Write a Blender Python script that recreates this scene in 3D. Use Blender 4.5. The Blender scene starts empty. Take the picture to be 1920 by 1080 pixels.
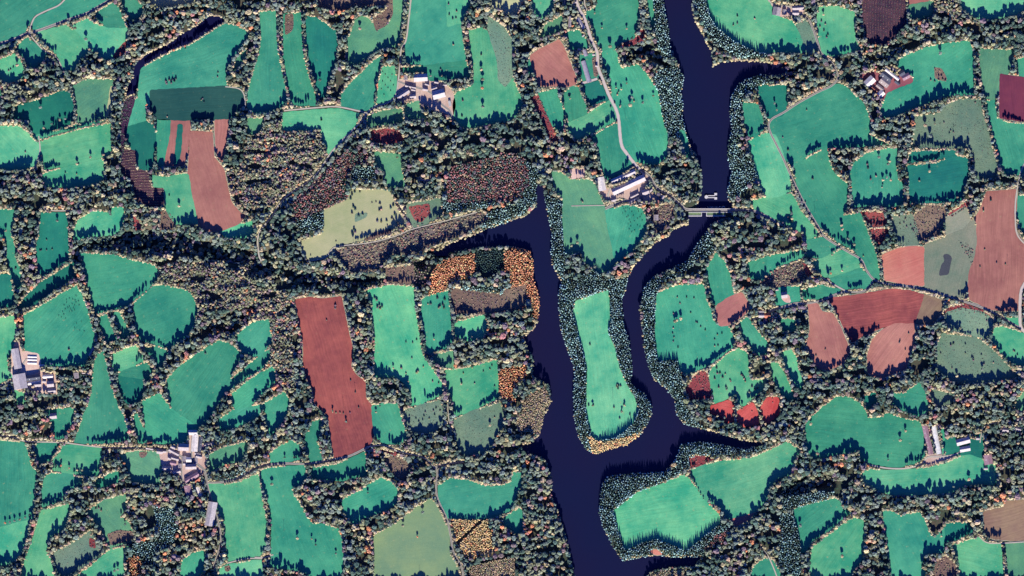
import bpy, bmesh, math, random
import numpy as np
from mathutils import Vector, Matrix
from mathutils.geometry import tessellate_polygon

R = math.radians
scene = bpy.context.scene
root_col = scene.collection

# ---------------------------------------------------------------- camera, sky, sun, exposure
CAM_H = 9000.0
cam_d = bpy.data.cameras.new("camera")
cam_d.sensor_width = 36.0
cam_d.lens = 36.0 * CAM_H / 1920.0
cam_d.clip_start = 10.0
cam_d.clip_end = 60000.0
cam = bpy.data.objects.new("camera", cam_d)
cam.location = (0, 0, CAM_H)
root_col.objects.link(cam)
scene.camera = cam

SUN_EL, SUN_AZ = 26.0, 3.0            # sun almost due south, low autumn elevation
world = bpy.data.worlds.new("World")
scene.world = world
world.use_nodes = True
wn = world.node_tree
sky = wn.nodes.new("ShaderNodeTexSky")
sky.sky_type = 'NISHITA'
sky.sun_disc = False
sky.sun_elevation = R(SUN_EL)
sky.sun_rotation = R(180 - SUN_AZ)
sky.ozone_density = 10.0
sky.air_density = 1.0
sky.dust_density = 0.0
blue = wn.nodes.new("ShaderNodeMix"); blue.data_type = 'RGBA'; blue.blend_type = 'MULTIPLY'   # clear, deep blue autumn sky
blue.inputs[0].default_value = 1.0; blue.inputs[7].default_value = (0.52, 0.78, 2.0, 1)
wn.links.new(sky.outputs[0], blue.inputs[6]); wn.links.new(blue.outputs[2], wn.nodes["Background"].inputs[0])
wn.nodes["Background"].inputs[1].default_value = 0.05
sun_d = bpy.data.lights.new("sun", 'SUN')
sun_d.energy = 5.0
sun_d.angle = R(0.5)
sun_d.color = (1.0, 0.955, 0.89)
sun = bpy.data.objects.new("sun", sun_d)
root_col.objects.link(sun)
az = R(SUN_AZ)
sdir = Vector((math.sin(az) * math.cos(R(SUN_EL)), -math.cos(az) * math.cos(R(SUN_EL)), math.sin(R(SUN_EL))))
sun.rotation_euler = sdir.to_track_quat('Z', 'Y').to_euler()
sun.location = sdir * 3000
scene.view_settings.view_transform = 'Standard'
scene.view_settings.look = 'None'
scene.view_settings.gamma = 1.0
scene.view_settings.exposure = 1.0

random.seed(7)
rng = np.random.default_rng(11)

FIELD_DATA = """
@ 0 0 4
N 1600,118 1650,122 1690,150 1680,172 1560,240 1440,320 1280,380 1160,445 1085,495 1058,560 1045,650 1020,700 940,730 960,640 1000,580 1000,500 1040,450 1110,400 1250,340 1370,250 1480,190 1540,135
C 940,735 1020,700 1005,790 975,880 955,960 940,1080 925,1200 905,1300 905,1080 900,960 910,850
g -60,-60 490,-60 440,25 340,72 250,112 225,160 185,240 100,290 0,345 -60,380
g 500,-60 840,-60 815,2 640,92 500,145 270,222 245,215 258,155 300,118 420,68 470,30
b 270,250 490,190 560,235 655,345 665,385 600,440 560,520 470,530 455,450 430,410 385,370 330,310 |the bright field below the farm road
g 205,285 320,375 345,400 320,470 280,510 230,510 180,430 145,400 130,350
b 30,440 110,405 140,440 185,520 160,590 60,620 -60,560 -60,480
b 550,190 650,142 700,178 780,205 955,212 955,270 910,360 860,430 790,450 720,400 640,330 570,260 |the rounded field with a red corner
+r 850,415 900,350 960,290 955,380 910,430 850,440
g 720,100 840,25 890,60 905,120 940,200 800,200 740,150
g 900,-40 1010,-10 1080,70 1050,130 980,150 930,60
p 1110,-60 1520,-60 1470,10 1330,35 1210,52 1160,50 1140,30
g 1680,182 1750,192 1860,240 1850,290 1790,370 1730,450 1690,540 1690,600 1700,640 1620,660 1040,690 1050,600 1060,520 1160,462 1320,382 1460,327 1560,262 |the great D-shaped field in the canal bend
o 1780,440 1840,380 1850,410 1790,500 1740,540
z 1130,680 1700,650 1790,660 1825,710 1830,790 1760,850 1730,885 1380,900 1180,890 1130,820 |the dark striped seedbed
g 1000,760 1030,740 1090,775 1095,900 955,940 975,880
d 950,950 1090,910 1150,940 1165,1010 1165,1080 1150,1230 1130,1270 1050,1270 1020,1180 960,1060
g 1040,690 1128,685 1130,830 1100,770 1040,735
d 120,800 250,765 480,680 520,700 550,780 550,870 515,940 400,975 260,1005 225,950 230,900 100,890 |the dark field ringed by tall oaks
o 545,650 650,600 840,600 850,650 830,800 820,885 700,905 590,925 582,860 575,780 555,700 |the olive pasture with a pale right edge
+p 830,640 855,650 835,790 815,880 790,880 810,760
g 250,1015 420,988 590,935 820,900 600,955 400,1012 280,1045
b 285,1075 400,1030 600,975 832,930 832,1160 740,1185 620,1222 440,1255 330,1270 320,1180 |the long field beside the logging strip
b -60,950 150,950 190,985 235,1030 290,1090 300,1140 270,1230 200,1265 80,1275 -60,1245
b 310,1330 340,1300 500,1255 750,1195 780,1210 775,1350 680,1385 560,1400 500,1410 350,1400
g 1180,900 1275,905 1270,1000 1240,1140 1220,1250 1185,1255 1180,1100
s 1275,905 1425,900 1405,1140 1375,1240 1230,1240 1245,1120 1262,1010
+d 1330,930 1372,930 1362,1130 1335,1240 1297,1240 1312,1130
s 1430,990 1590,995 1602,1180 1680,1280 1702,1400 1732,1520 1790,1590 1835,1620 1790,1675 1650,1730 1560,1730 1490,1680 1460,1560 1430,1440 1412,1310 1420,1220 |the long pink ploughed field
s 1615,905 1712,895 1692,1080 1665,1210 1628,1160 1620,1020
b -60,690 0,690 20,650 5,760 -30,900 -60,900
@ 480 0 4
g 30,95 150,85 152,300 172,450 205,600 232,750 200,790 120,830 0,850 -60,810 -60,700 -20,560 20,440 42,330 30,180 |the tall teal field between hedges
g 210,110 335,98 345,350 360,450 400,600 440,720 445,790 300,790 265,750 235,620 208,450 205,280
+u 218,110 280,98 280,210 265,240 217,265
d 382,125 440,130 520,180 600,240 608,330 600,440 565,540 535,640 515,720 480,730 462,660 432,560 402,480 390,400 378,300
o 740,160 790,125 850,140 882,190 890,240 990,190 1020,140 1030,60 1030,-60 1110,-60 1100,100 1080,280 1060,350 1000,355 950,360 870,400 780,470 700,490 690,400 690,300 735,200
+u 870,130 940,100 1000,30 1028,-20 1028,110 980,190 900,235 882,180
u 450,-60 1025,-60 1000,30 900,40 850,45 720,40 700,70 560,70 470,50
g 1160,-60 1600,-60 1600,50 1560,120 1530,180 1540,215 1560,400 1570,450 1430,470 1260,485 1150,475 1125,455 1120,350 1145,200 |the square green field above the poplar row
+b 1425,-60 1598,-60 1590,60 1550,170 1430,205
b 1600,230 1690,210 1730,230 1765,350 1800,470 1805,600 1870,670 1925,590 1990,740 1990,800 1930,890 1850,910 1750,930 1600,960 1530,950 1490,880 1480,790 1500,700 1550,680 1640,640 1630,500 1605,350 |the meadow east of the northern farm
w 1750,130 1850,200 1920,300 1920,600 1870,650 1812,590 1808,480 1770,330 1738,200
g 1100,510 1260,500 1570,458 1590,530 1600,575 1400,600 1300,600 1290,540 1110,540
g 640,720 700,640 800,540 880,460 935,425 930,520 900,620 888,720 885,800 820,825 700,815 640,800 |the wedge field west of the orchard
b 950,505 1040,500 1050,600 1050,700 1000,760 910,790 920,640 940,560 |the dotted orchard field
b 205,850 450,825 620,818 780,857 745,930 700,980 660,1050 605,1100 555,1170 530,1110 510,1060 492,990 480,960 400,975 200,980 |the field shaded by the big wood
o 845,870 930,835 1090,815 1100,870 1110,905 950,935 850,950 830,920
o -60,890 50,890 50,960 0,1000 -60,1000
o 1120,790 1220,760 1230,850 1280,880 1150,900 1115,850
r 865,990 960,965 1060,980 1115,1050 1000,1080 870,1060
p 1760,-60 2090,-60 1990,20 1960,90 1890,110 1810,50
Y 1070,590 1300,600 1420,620 1480,680 1500,800 1470,890 1440,860 1330,830 1270,790 1180,760 1060,760 1060,680
@ 960 0 4
b 150,10 180,-60 300,-60 310,30 290,90 230,140 180,120 150,60
o 200,290 250,190 380,115 375,180 362,230 300,255
s 140,420 200,378 350,300 378,340 480,590 478,625 430,645 210,640 180,560 150,480 |the pink field under two tree shadows
g 110,470 148,440 180,520 130,560
g 560,90 640,50 650,-60 920,-60 950,40 950,130 935,200 915,285 830,312 770,360 680,375 650,350 620,260 600,180 560,130 |the mottled paddock beside the lane
r 840,320 900,290 975,265 965,230 995,235 985,300 900,335 830,352
g 1010,-60 1050,-60 1060,100 1070,180 1050,230 1030,120
g 670,390 770,372 790,420 800,480 820,522 940,487 1000,550 1060,640 1090,690 1110,800 1120,870 1140,950 1165,1010 1165,1110 1160,1170 1090,1230 980,1225 900,1200 852,1120 822,1060 806,950 790,830 755,740 740,600 710,500 680,470 |the long riverside meadow
d 540,640 650,608 680,660 720,745 600,790 560,750
b 410,930 550,872 680,782 738,752 780,840 785,900 650,975 490,1045 430,990 |the bright slanting field
g 600,1030 720,955 785,928 798,1000 813,1085 880,1180 900,1250 820,1300 712,1345 680,1290 660,1200 640,1090
g 380,720 440,655 490,650 520,730 550,790 560,850 500,890 430,915 400,850
g 200,700 340,670 342,740 370,780 390,870 385,990 310,950 270,860 230,780 |the curved strip beside red bracken
r 150,740 200,715 240,830 300,950 350,1060 290,1060 240,930 190,830 |the red bracken strip
g 500,420 640,400 650,580 530,605
+u 600,430 640,420 648,570 615,580
g 410,240 500,230 570,330 560,360 430,370
b 1440,-60 1900,-60 1930,30 2000,130 2100,160 2150,250 2200,390 1920,395 1850,385 1740,340 1640,280 1540,200 1490,115 |the big green field above the bay
d 1840,650 2060,642 2060,790 2030,865 1920,885 1890,820 1860,760
g 1730,772 1840,785 1870,870 1890,960 1830,1025 1780,1020 1742,940
b 1765,1070 1900,1000 1975,1015 2030,1150 2080,1330 2090,1430 2000,1470 1920,1480 1862,1400 1835,1280 1800,1160 |the bright field west of the winding road
g 1255,980 1290,985 1320,1080 1342,1180 1315,1180 1282,1080
@ 1440 0 4
b 375,55 520,50 640,90 660,140 640,200 650,290 690,370 560,405 480,420 410,400 385,300 370,180 |the bright field east of the hilltop drive
w 210,190 280,150 345,260 360,380 280,400 220,290
L 700,-60 1035,-60 1040,60 1040,170 960,270 880,340 740,335 720,220 700,120 |the dark red replanted block
s 1050,-60 1200,-60 1200,15 1060,30
o 1060,42 1240,10 1230,120 1130,140 1060,130
b 1440,-60 1980,-60 1940,60 1860,110 1700,140 1560,135 1500,100 1450,50
g 960,460 1060,410 1200,355 1330,330 1510,310 1535,400 1540,710 1400,710 1280,730 1150,790 950,870 870,880 840,830 900,700 1100,620 1090,570 1000,530 |the field sloping from the red barn
+u 1245,505 1300,510 1330,560 1345,600 1320,610 1250,590
o 1590,370 1700,375 1840,380 1830,450 1800,555 1740,560 1735,700 1700,745 1630,735 1610,650 1590,500 |the olive field west of the maroon field
M 1745,558 1800,570 1980,595 1980,915 1860,900 1740,882 1740,800 |the maroon ploughed field
g 1640,760 1700,755 1715,890 1800,925 1980,935 1980,1300 1780,1310 1740,1230 1705,1080 1670,950 |the teal field below the maroon field
g 1860,450 1980,420 1980,590 1890,572
w 1110,880 1280,852 1350,785 1440,748 1590,748 1610,860 1650,1000 1668,1080 1700,1200 1715,1330 1560,1340 1550,1200 1510,1110 1080,1100 1105,960 |the pasture with brown scrapes
g 20,920 120,850 230,780 400,690 520,632 580,650 640,710 700,760 740,830 770,950 750,1010 900,1080 700,1100 430,1105 340,1135 190,1240 165,1230 130,1180 60,1060 15,980 |the big green field inside the road bend
V 670,560 800,530 850,560 1050,560 1110,600 1050,690 900,770 850,745 780,690 700,600
Y 20,20 280,60 260,120 100,130 20,80
@ 0 270 4
L 930,30 1020,50 1025,190 1110,200 1140,320 1230,320 1235,460 1150,480 1060,450 1000,390 990,300 960,250 910,230 920,120 |the brown logged strip with brash rows
b 1142,240 1250,252 1380,222 1410,232 1430,370 1460,500 1480,600 1320,600 1260,515 1240,460 1235,320 1150,318 |the bright field left of the pink field
b 1650,650 1760,612 1890,582 1900,670 1850,700 1690,700
u 1220,500 1270,520 1310,590 1300,640 1200,640
r 1000,540 1050,590 1060,640 1010,640
g -60,490 110,500 110,580 80,650 98,740 120,780 110,840 140,920 170,1070 130,1085 90,1000 62,880 40,700 -60,680
d -60,980 75,985 90,1100 110,1180 100,1210 50,1220 -60,1225
d 310,520 490,520 505,600 512,780 520,860 400,945 320,990 285,940 275,760 300,690 |the small teal paddock west of the gorge
b 590,570 700,508 800,515 835,548 845,478 925,482 935,560 900,640 850,680 700,690 560,720 548,690 |the sunlit crescent above the dark gorge
d 310,1040 430,965 550,892 562,990 480,1050 420,1085 250,1210 120,1240 200,1140
g 600,822 860,835 1000,880 1130,905 1185,940 1180,1000 1110,1085 960,1210 840,1240 715,1275 698,1190 662,1060 632,930 |the teal field below the gorge
@ 480 270 4
p 510,500 690,422 705,365 730,345 990,350 1020,400 1050,480 1110,570 1112,620 940,650 800,720 600,755 565,830 400,872 360,822 330,732 500,680 520,620 |the pale yellow field
+w 745,520 840,515 830,550 740,590
+u 800,720 900,660 1000,635 1030,645 1020,670 860,720
o 880,60 1090,80 1090,200 1115,320 990,320 960,200 910,170 |the small olive clearing
w 1130,500 1140,450 1380,410 1390,500 1400,520 1270,600 1190,630 1130,550
+r 1140,470 1300,445 1310,520 1240,590 1190,570
q 575,800 750,762 1180,655 1440,585 1690,505 1740,560 1500,700 1280,770 1160,830 1000,830 900,950 700,960 640,870 |the brushy bank below the yellow field
u 960,930 1180,915 1180,1050 1000,1040
b 520,-20 600,-20 570,50 545,70
@ 960 270 4
o 300,212 370,215 430,270 580,270 620,310 660,400 700,500 730,680 770,830 772,910 730,945 660,970 550,890 520,800 430,830 400,800 380,600 385,450 345,400 310,290 |the tall olive field between two arms
g 700,500 850,462 960,482 1000,540 1008,640 980,700 900,800 800,880 775,880 750,740 720,620 |the cattle field shaped like a bowl
Y 640,240 690,235 712,330 740,330 1000,225 1040,250 1010,300 1000,350 1090,380 1085,420 1000,430 880,455 840,400 700,425 640,340
q 1050,490 1200,450 1210,500 1180,600 1130,650 1080,660 1040,560
b 1790,430 1920,400 2090,375 2130,430 2160,500 2260,620 2300,680 2210,720 2180,660 2100,630 2010,570 1920,540 1880,500 1820,490
g 1460,940 1530,822 1590,880 1630,980 1660,1120 1625,1190 1550,1210 1500,1190 1480,1060 |the pointed field north of the paddocks
g 1760,900 1900,850 1910,950 1880,1020 1790,1010
Y 450,180 560,185 550,250 440,268
@ 1440 270 4
g 190,165 440,30 460,140 490,220 598,310 590,480 550,540 690,520 720,590 750,680 800,800 832,950 832,1012 790,1000 730,900 650,800 520,732 380,600 290,480 250,380 205,250 |the broad field beside the winding road
g 640,150 740,70 870,40 965,30 960,150 965,260 1010,300 1010,450 890,480 860,450 640,470 630,300 612,230 |the bushy field west of the orchard hedge
d 1060,290 1030,170 1250,150 1400,90 1498,110 1498,250 1460,350 1450,420 1300,440 1060,440 |the dark teal field with a diagonal track
d 1070,60 1400,50 1400,95 1040,140
s 1640,360 1860,345 1862,470 1842,590 1862,670 1920,740 2000,790 2000,1060 1900,1060 1880,1245 1760,1250 1650,1230 1510,1160 1502,1080 1512,950 1552,850 1562,700 1572,600 1552,560 1600,480 |the tall red field at the right edge
k 855,840 960,792 1080,772 1165,777 1165,1060 1050,1050 880,1020 870,930 |the salmon ploughed field
P 1180,750 1330,700 1470,640 1540,560 1552,640 1560,720 1540,850 1500,950 1480,1110 1470,1150 1300,1130 1180,1080 |the pale pasture with two dark patches
P 1330,560 1480,470 1530,600 1440,660 1330,700
+U 1310,830 1350,822 1382,850 1370,900 1355,980 1280,990 1300,900 1325,880
w 940,540 1080,530 1110,620 1130,750 980,760 960,680 930,600 |the spotted green clearing
u 1100,530 1200,460 1330,470 1330,560 1270,680 1130,730 1090,620
r 770,640 900,640 880,700 830,750 780,700
r 700,510 860,520 890,600 800,620 740,580
r 1350,525 1500,430 1510,455 1375,545
r 1440,730 1540,770 1530,900 1500,850
g 290,725 400,700 460,740 530,782 400,850 290,850
b 330,885 540,800 600,812 690,872 690,950 560,990 440,1000 400,980 |the bright paddock inside the road curve
g 470,1012 700,935 780,1020 730,1080 540,1085
g -60,860 250,795 280,835 180,880 60,920 30,980 -60,980
q 20,960 250,872 330,980 200,1050 60,1070 -60,1050
+r 250,890 290,900 335,970 300,1000
g 1880,390 1980,380 1980,720 1885,640 1872,520
@ 0 540 4
g 180,210 320,130 470,40 580,-15 610,60 650,150 670,230 700,330 705,400 670,490 640,580 400,585 290,560 190,465 185,330 |the big field with grazing cattle
b -60,240 100,212 120,300 105,400 80,480 50,540 60,620 90,665 0,712 -60,720 |the bright field at the left edge
b 110,770 190,790 185,860 130,870
g 735,500 775,482 800,600 830,740 880,880 925,960 950,1050 965,1130 860,1160 700,1165 560,1155 600,1050 630,950 660,890 690,800 700,650 708,570 |the triangular field
g 340,912 550,902 560,950 520,1050 480,1120 420,1135 400,1050 370,950
g 740,222 800,202 830,280 872,385 800,410 770,320
g 850,180 890,178 950,290 980,345 900,385 890,290
g 1000,120 1060,70 1150,-10 1240,-15 1350,5 1430,40 1460,110 1480,160 1460,250 1430,330 1330,410 1270,450 1160,420 1060,390 1030,330 1010,220 |the rounded field below the oak wood
b 845,500 1020,432 1060,500 1075,550 960,600 865,630 840,560
g 1090,450 1180,440 1260,480 1230,550 1190,615 1160,520 1110,490
g 890,640 960,612 1100,565 1140,600 1120,690 1000,665 900,652
d 890,662 1070,682 1080,760 1060,840 970,870 940,850 890,740
g 1070,850 1200,792 1240,852 1290,912 1380,975 1500,1055 1410,1065 1400,1135 1350,1165 1100,1165 1090,1000 1070,920
g 1000,965 1030,945 1080,1060 1090,1160 1040,1160
g 1250,690 1370,572 1500,482 1645,397 1720,422 1810,492 1780,570 1735,650 1695,760 1645,860 1590,935 1540,1010 1490,1040 1440,1005 1330,945 1280,870 1260,780 |the shield-shaped field
g 1780,360 1850,292 1920,256 2015,240 2020,300 2040,400 2000,450 1960,500 1900,510 1820,485 1790,430
g 1695,720 1830,610 1950,512 2020,462 2022,530 1960,610 1880,650 1760,730 1720,772 1695,770
g 1735,805 1830,722 1950,640 2042,592 2070,660 2055,710 1950,800 1880,885 1760,900 1740,850
g 1640,990 1760,912 1920,882 2000,862 1960,925 1910,980 1830,1020 1700,1070 1650,1070
Y 75,400 150,400 170,470 290,490 310,560 300,620 420,640 440,800 300,790 210,760 100,770 80,640
@ 480 540 4
g 62,870 210,782 245,830 240,925 180,1020 110,1105 80,1000 |the small field by the red field
S 298,90 400,72 500,86 635,66 656,160 690,330 722,460 706,590 742,650 815,705 817,830 862,880 882,1010 885,1090 842,1195 700,1245 590,1275 572,1150 552,1020 545,960 440,860 432,760 380,670 360,560 360,420 330,260 312,160 |the long red ploughed field
b 820,22 930,0 1010,-20 1180,-5 1190,150 1212,300 1242,480 1272,550 1340,640 1402,730 1392,800 1250,862 1165,880 1170,850 1160,760 1100,700 1040,665 890,665 890,540 895,400 880,250 880,120 |the tall field east of the red field
g 1242,90 1290,62 1440,25 1450,200 1475,390 1420,450 1300,490 1280,470 1270,350 1245,230 |the small field below the orange plantation
b 1500,262 1700,205 1740,280 1700,380 1600,395 1500,360 1490,300
o 1330,510 1480,472 1480,600 1400,590 1340,560
b 1480,612 1600,602 1700,572 1805,542 1812,640 1820,822 1700,882 1500,962 1480,860 1432,740 1420,620 |the square field west of the orange clump
w 1120,912 1370,842 1400,900 1400,1000 1330,1090 1180,1080 1110,970
w 1480,992 1630,922 1830,862 1860,960 1850,1040 1800,1110 1760,1190 1700,1240 1560,1255 1520,1200 1500,1080 |the rough field above the quiet lane
g 870,890 930,872 1060,872 1080,940 1110,1060 1135,1120 1080,1170 950,1165 890,1100 |the green field against the red field corner
g 400,1080 430,1000 490,992 490,1060 452,1150 480,1220 490,1300 410,1310 380,1200 370,1100
u 1470,5 1880,60 1900,130 1860,180 1700,190 1500,190 1462,110
@ 960 540 4
u -60,20 100,-20 105,110 0,180 -60,140
b 480,102 720,22 732,240 712,330 762,440 802,600 852,720 912,820 942,920 905,1010 780,1110 680,1130 645,1145 602,1110 580,1020 562,940 562,800 570,640 542,480 492,300 462,180 |the narrow meadow on the wooded peninsula
g 1090,50 1170,10 1250,-20 1440,-20 1450,80 1490,160 1500,240 1560,300 1620,292 1670,382 1655,440 1500,560 1400,610 1300,645 1262,610 1242,530 1100,540 1080,400 1080,200 |the bushy riverside field
s 1532,190 1540,130 1630,72 1720,37 1772,120 1762,180 1690,232 1620,275 1560,280 |the small pink field by the hamlet
g 1700,262 1760,222 1830,312 1920,422 1905,490 1840,510 1740,380
b 1510,592 1600,512 1700,452 1770,500 1770,600 1780,700 1900,685 1880,760 1790,832 1740,882 1700,872 1680,790 1620,822 1520,862 1500,780 1480,640 |the bushy field above the red patches
R 1500,892 1620,852 1650,870 1650,992 1610,1002 1560,952 1500,932 |the western red patch
R 1700,932 1800,872 1830,930 1840,1012 1740,1032 1700,992 |the middle red patch
R 1870,902 1920,832 1990,832 1995,942 1920,1002 1890,982 |the eastern red patch
r 1300,760 1400,622 1450,622 1480,700 1490,822 1400,832 1340,832
@ 1440 540 4
b 5,562 70,560 130,662 200,830 160,842 90,780 30,655
b 100,492 170,462 210,522 220,602 262,702 242,782 200,712 150,630
s 300,110 370,120 402,182 482,192 540,292 590,412 610,472 562,560 460,610 380,600 322,502 295,412 320,320 312,200 |the pink field shaped like a bottle
S 450,80 640,60 920,12 1050,20 1165,52 1130,160 1097,258 960,256 945,258 840,300 700,360 630,405 560,272 500,142 |the wide red-brown field under the road
m 1165,52 1310,97 1290,190 1235,265 1112,265 1130,160
s 955,262 1100,262 1092,360 1052,520 1030,605 870,665 790,660 750,625 750,500 790,382 870,310 |the brown-pink field with pale spots
w 1340,185 1450,152 1600,182 1690,232 1680,310 1640,380 1400,320 1330,250 |the grey pasture under the road
r 1310,200 1350,150 1480,122 1610,172 1690,225 1600,192 1440,155 1345,200
w 1270,422 1310,342 1560,372 1680,462 1830,622 1880,662 1700,700 1540,710 1380,700 1270,610 |the large spotted rough pasture
b 1680,392 1700,302 1760,292 1860,322 1980,370 1980,600 1850,570 1750,490 |the bright field by the right edge road
b 1760,225 1880,230 1890,300 1800,262
g 942,790 1020,792 1130,712 1180,792 1202,920 1120,960 1000,910 940,870
d 725,820 800,787 820,850 735,910
o 1860,850 1920,780 1980,780 1980,920 1850,905
w 1220,760 1380,800 1380,860 1280,890 1220,830
g 100,232 200,240 205,320 110,322
g 60,0 150,-10 235,-10 240,90 140,130 60,130
+Y 100,40 160,50 175,110 130,110 100,80
g 258,20 400,-20 540,12 500,50 360,82 270,82
g 285,1010 400,902 520,816 610,822 690,872 735,940 740,975 850,975 890,942 1010,982 1130,1002 1160,1060 1172,1200 1165,1275 1100,1315 950,1345 760,1310 690,1270 690,1210 620,1230 480,1250 430,1275 340,1275 292,1210 282,1100 |the wide meadow with radiating tracks
g 1300,1060 1320,1060 1325,1200 1310,1250
@ 0 810 4
g -60,60 180,82 210,160 240,262 278,302 262,420 250,560 242,650 100,690 -60,740 |the big field at the lower left edge
g 260,100 390,75 440,82 420,150 370,215 300,240 270,170
b 480,102 620,97 760,127 752,230 742,320 640,330 500,302 400,285 400,210 450,160
g 372,312 500,312 620,352 600,400 490,440 470,510 320,560 315,440 340,340
g 715,372 830,312 900,292 890,370 800,410 720,410
o 900,172 1030,142 1180,152 1210,262 1200,380 1100,385 990,365 960,260
+u 1040,150 1110,150 1090,190 1050,195
b -60,742 100,692 220,662 200,780 160,900 100,970 40,1000 -60,990
b 310,592 530,542 510,640 480,730 390,770 350,840 350,910 382,962 400,1080 420,1130 150,1130 190,960 242,830 282,690 |the long pale field running off the bottom
w 390,922 590,812 680,742 740,880 765,905 640,1000 480,1085 440,1050 410,960
+r 670,790 715,810 720,875 670,860
o 655,600 780,512 940,472 950,560 890,640 960,665 990,730 1000,800 830,870 790,800 760,720 700,650
+u 800,765 900,735 1000,745 1000,810 830,850
b 480,1140 680,1010 830,882 960,862 930,900 930,1130
b 1562,378 1690,398 1810,374 1900,330 1930,320 1950,400 1965,520 1992,650 2000,740 1985,860 1950,930 1830,950 1720,975 1700,880 1690,700 1650,600 1590,520 1555,440 |the bright field by the white barn lane
b 1700,1000 1900,965 1970,965 1970,1130 1640,1130 1650,1030
+u 1680,1005 1730,1000 1725,1045 1690,1050
g 1370,960 1470,902 1540,892 1520,1050 1460,1130 1350,1130
o 1570,170 1700,112 1860,72 1850,130 1820,210 1700,240 1570,300
Y 1180,150 1300,130 1410,130 1420,0 1500,20 1510,150 1560,200 1540,300 1500,340 1440,350 1370,400 1340,330 1220,300
@ 480 810 4
g 30,292 120,268 360,252 380,330 330,400 265,410 282,480 330,540 380,640 420,692 500,692 610,722 640,802 652,1000 640,1130 430,1130 400,1070 320,1040 170,1020 100,1000 120,880 120,700 90,500 50,400 |the field of scattered thorn bushes
g 100,172 170,112 260,65 330,102 330,200 250,218 110,225
g 420,272 620,242 815,152 830,330 700,345 650,365 420,350
g 665,500 800,432 940,342 1030,392 1060,440 1062,530 970,590 780,650 770,680 730,690 655,600 650,520 |the bean-shaped field
v 898,772 1050,692 1200,572 1310,502 1340,532 1400,650 1440,742 1452,920 1500,1002 1545,1130 892,1130 892,900 882,820 |the big pale olive field
u 960,192 1050,182 1170,252 1110,360 1045,330 990,252
+r 920,120 1080,158 1050,182 940,150
g 1370,402 1450,352 1600,362 1700,407 1800,412 1920,377 1930,302 1990,312 1990,370 1940,510 1900,590 1780,640 1600,650 1430,640 1390,560 1372,470 |the teal field left of the lower river
@ 960 810 4
b 765,592 850,532 950,452 1130,392 1290,322 1342,372 1440,512 1550,622 1560,680 1430,780 1310,880 1230,850 1080,790 950,830 850,880 820,790 790,682 |the curved field inside the dark conifer belt
b 1332,290 1440,247 1600,217 1800,197 1920,147 2060,78 2165,140 2120,190 2080,320 1980,350 1920,430 1912,500 1830,590 1700,630 1620,650 1560,562 1455,510 1400,430 1352,350 |the large field south of the red patches
k 1650,655 1750,622 1820,592 1780,652 1680,702
r 1330,202 1380,185 1430,182 1510,202 1440,237 1340,267
k 1040,895 1080,885 1120,915 1080,918
g -60,640 60,572 80,602 80,740 40,770 -60,700
g 1770,1130 1820,1002 1890,952 1950,962 2010,1060 2015,1130
@ 1440 810 4
b 690,322 760,282 900,292 1050,282 1200,272 1350,232 1500,162 1600,202 1620,242 1700,252 1715,340 1700,390 1560,390 1480,400 1380,450 1280,460 1100,470 950,475 850,445 740,390 |the bright field below the white tunnel
g 190,582 340,542 500,497 545,532 550,570 625,602 540,660 450,740 330,812 280,900 255,900 232,740 202,640 |the field with a bush clump
b 330,872 500,742 640,642 722,672 722,800 700,960 650,1020 610,1130 310,1130 |the bright field with five thorn bushes
g 862,602 910,592 1000,632 1130,602 1172,662 1200,752 1250,812 1280,762 1320,722 1320,900 1180,910 1140,1010 1180,1050 1150,1130 930,1130 910,950 890,780 870,682 |the ribbed green field
d 1330,690 1500,680 1540,742 1400,810 1330,820
b 1382,852 1580,792 1640,832 1745,838 1760,1000 1768,1130 1440,1130 1430,950 1392,880 |the dotted field at the bottom right
o 1780,842 1980,832 1980,1130 1808,1130 1790,960
m 1620,602 1700,582 1770,572 1790,522 1980,510 1980,800 1850,812 1700,800 1630,772 |the brown stubble field
Y 1180,170 1310,170 1440,160 1380,200 1200,260 1160,230
u 1260,980 1330,930 1400,990 1420,1130 1230,1130
d 1560,60 1560,20 1600,20 1620,160 1600,190 1520,160 1430,170 1330,180 1330,60 1400,40
"""
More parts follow.
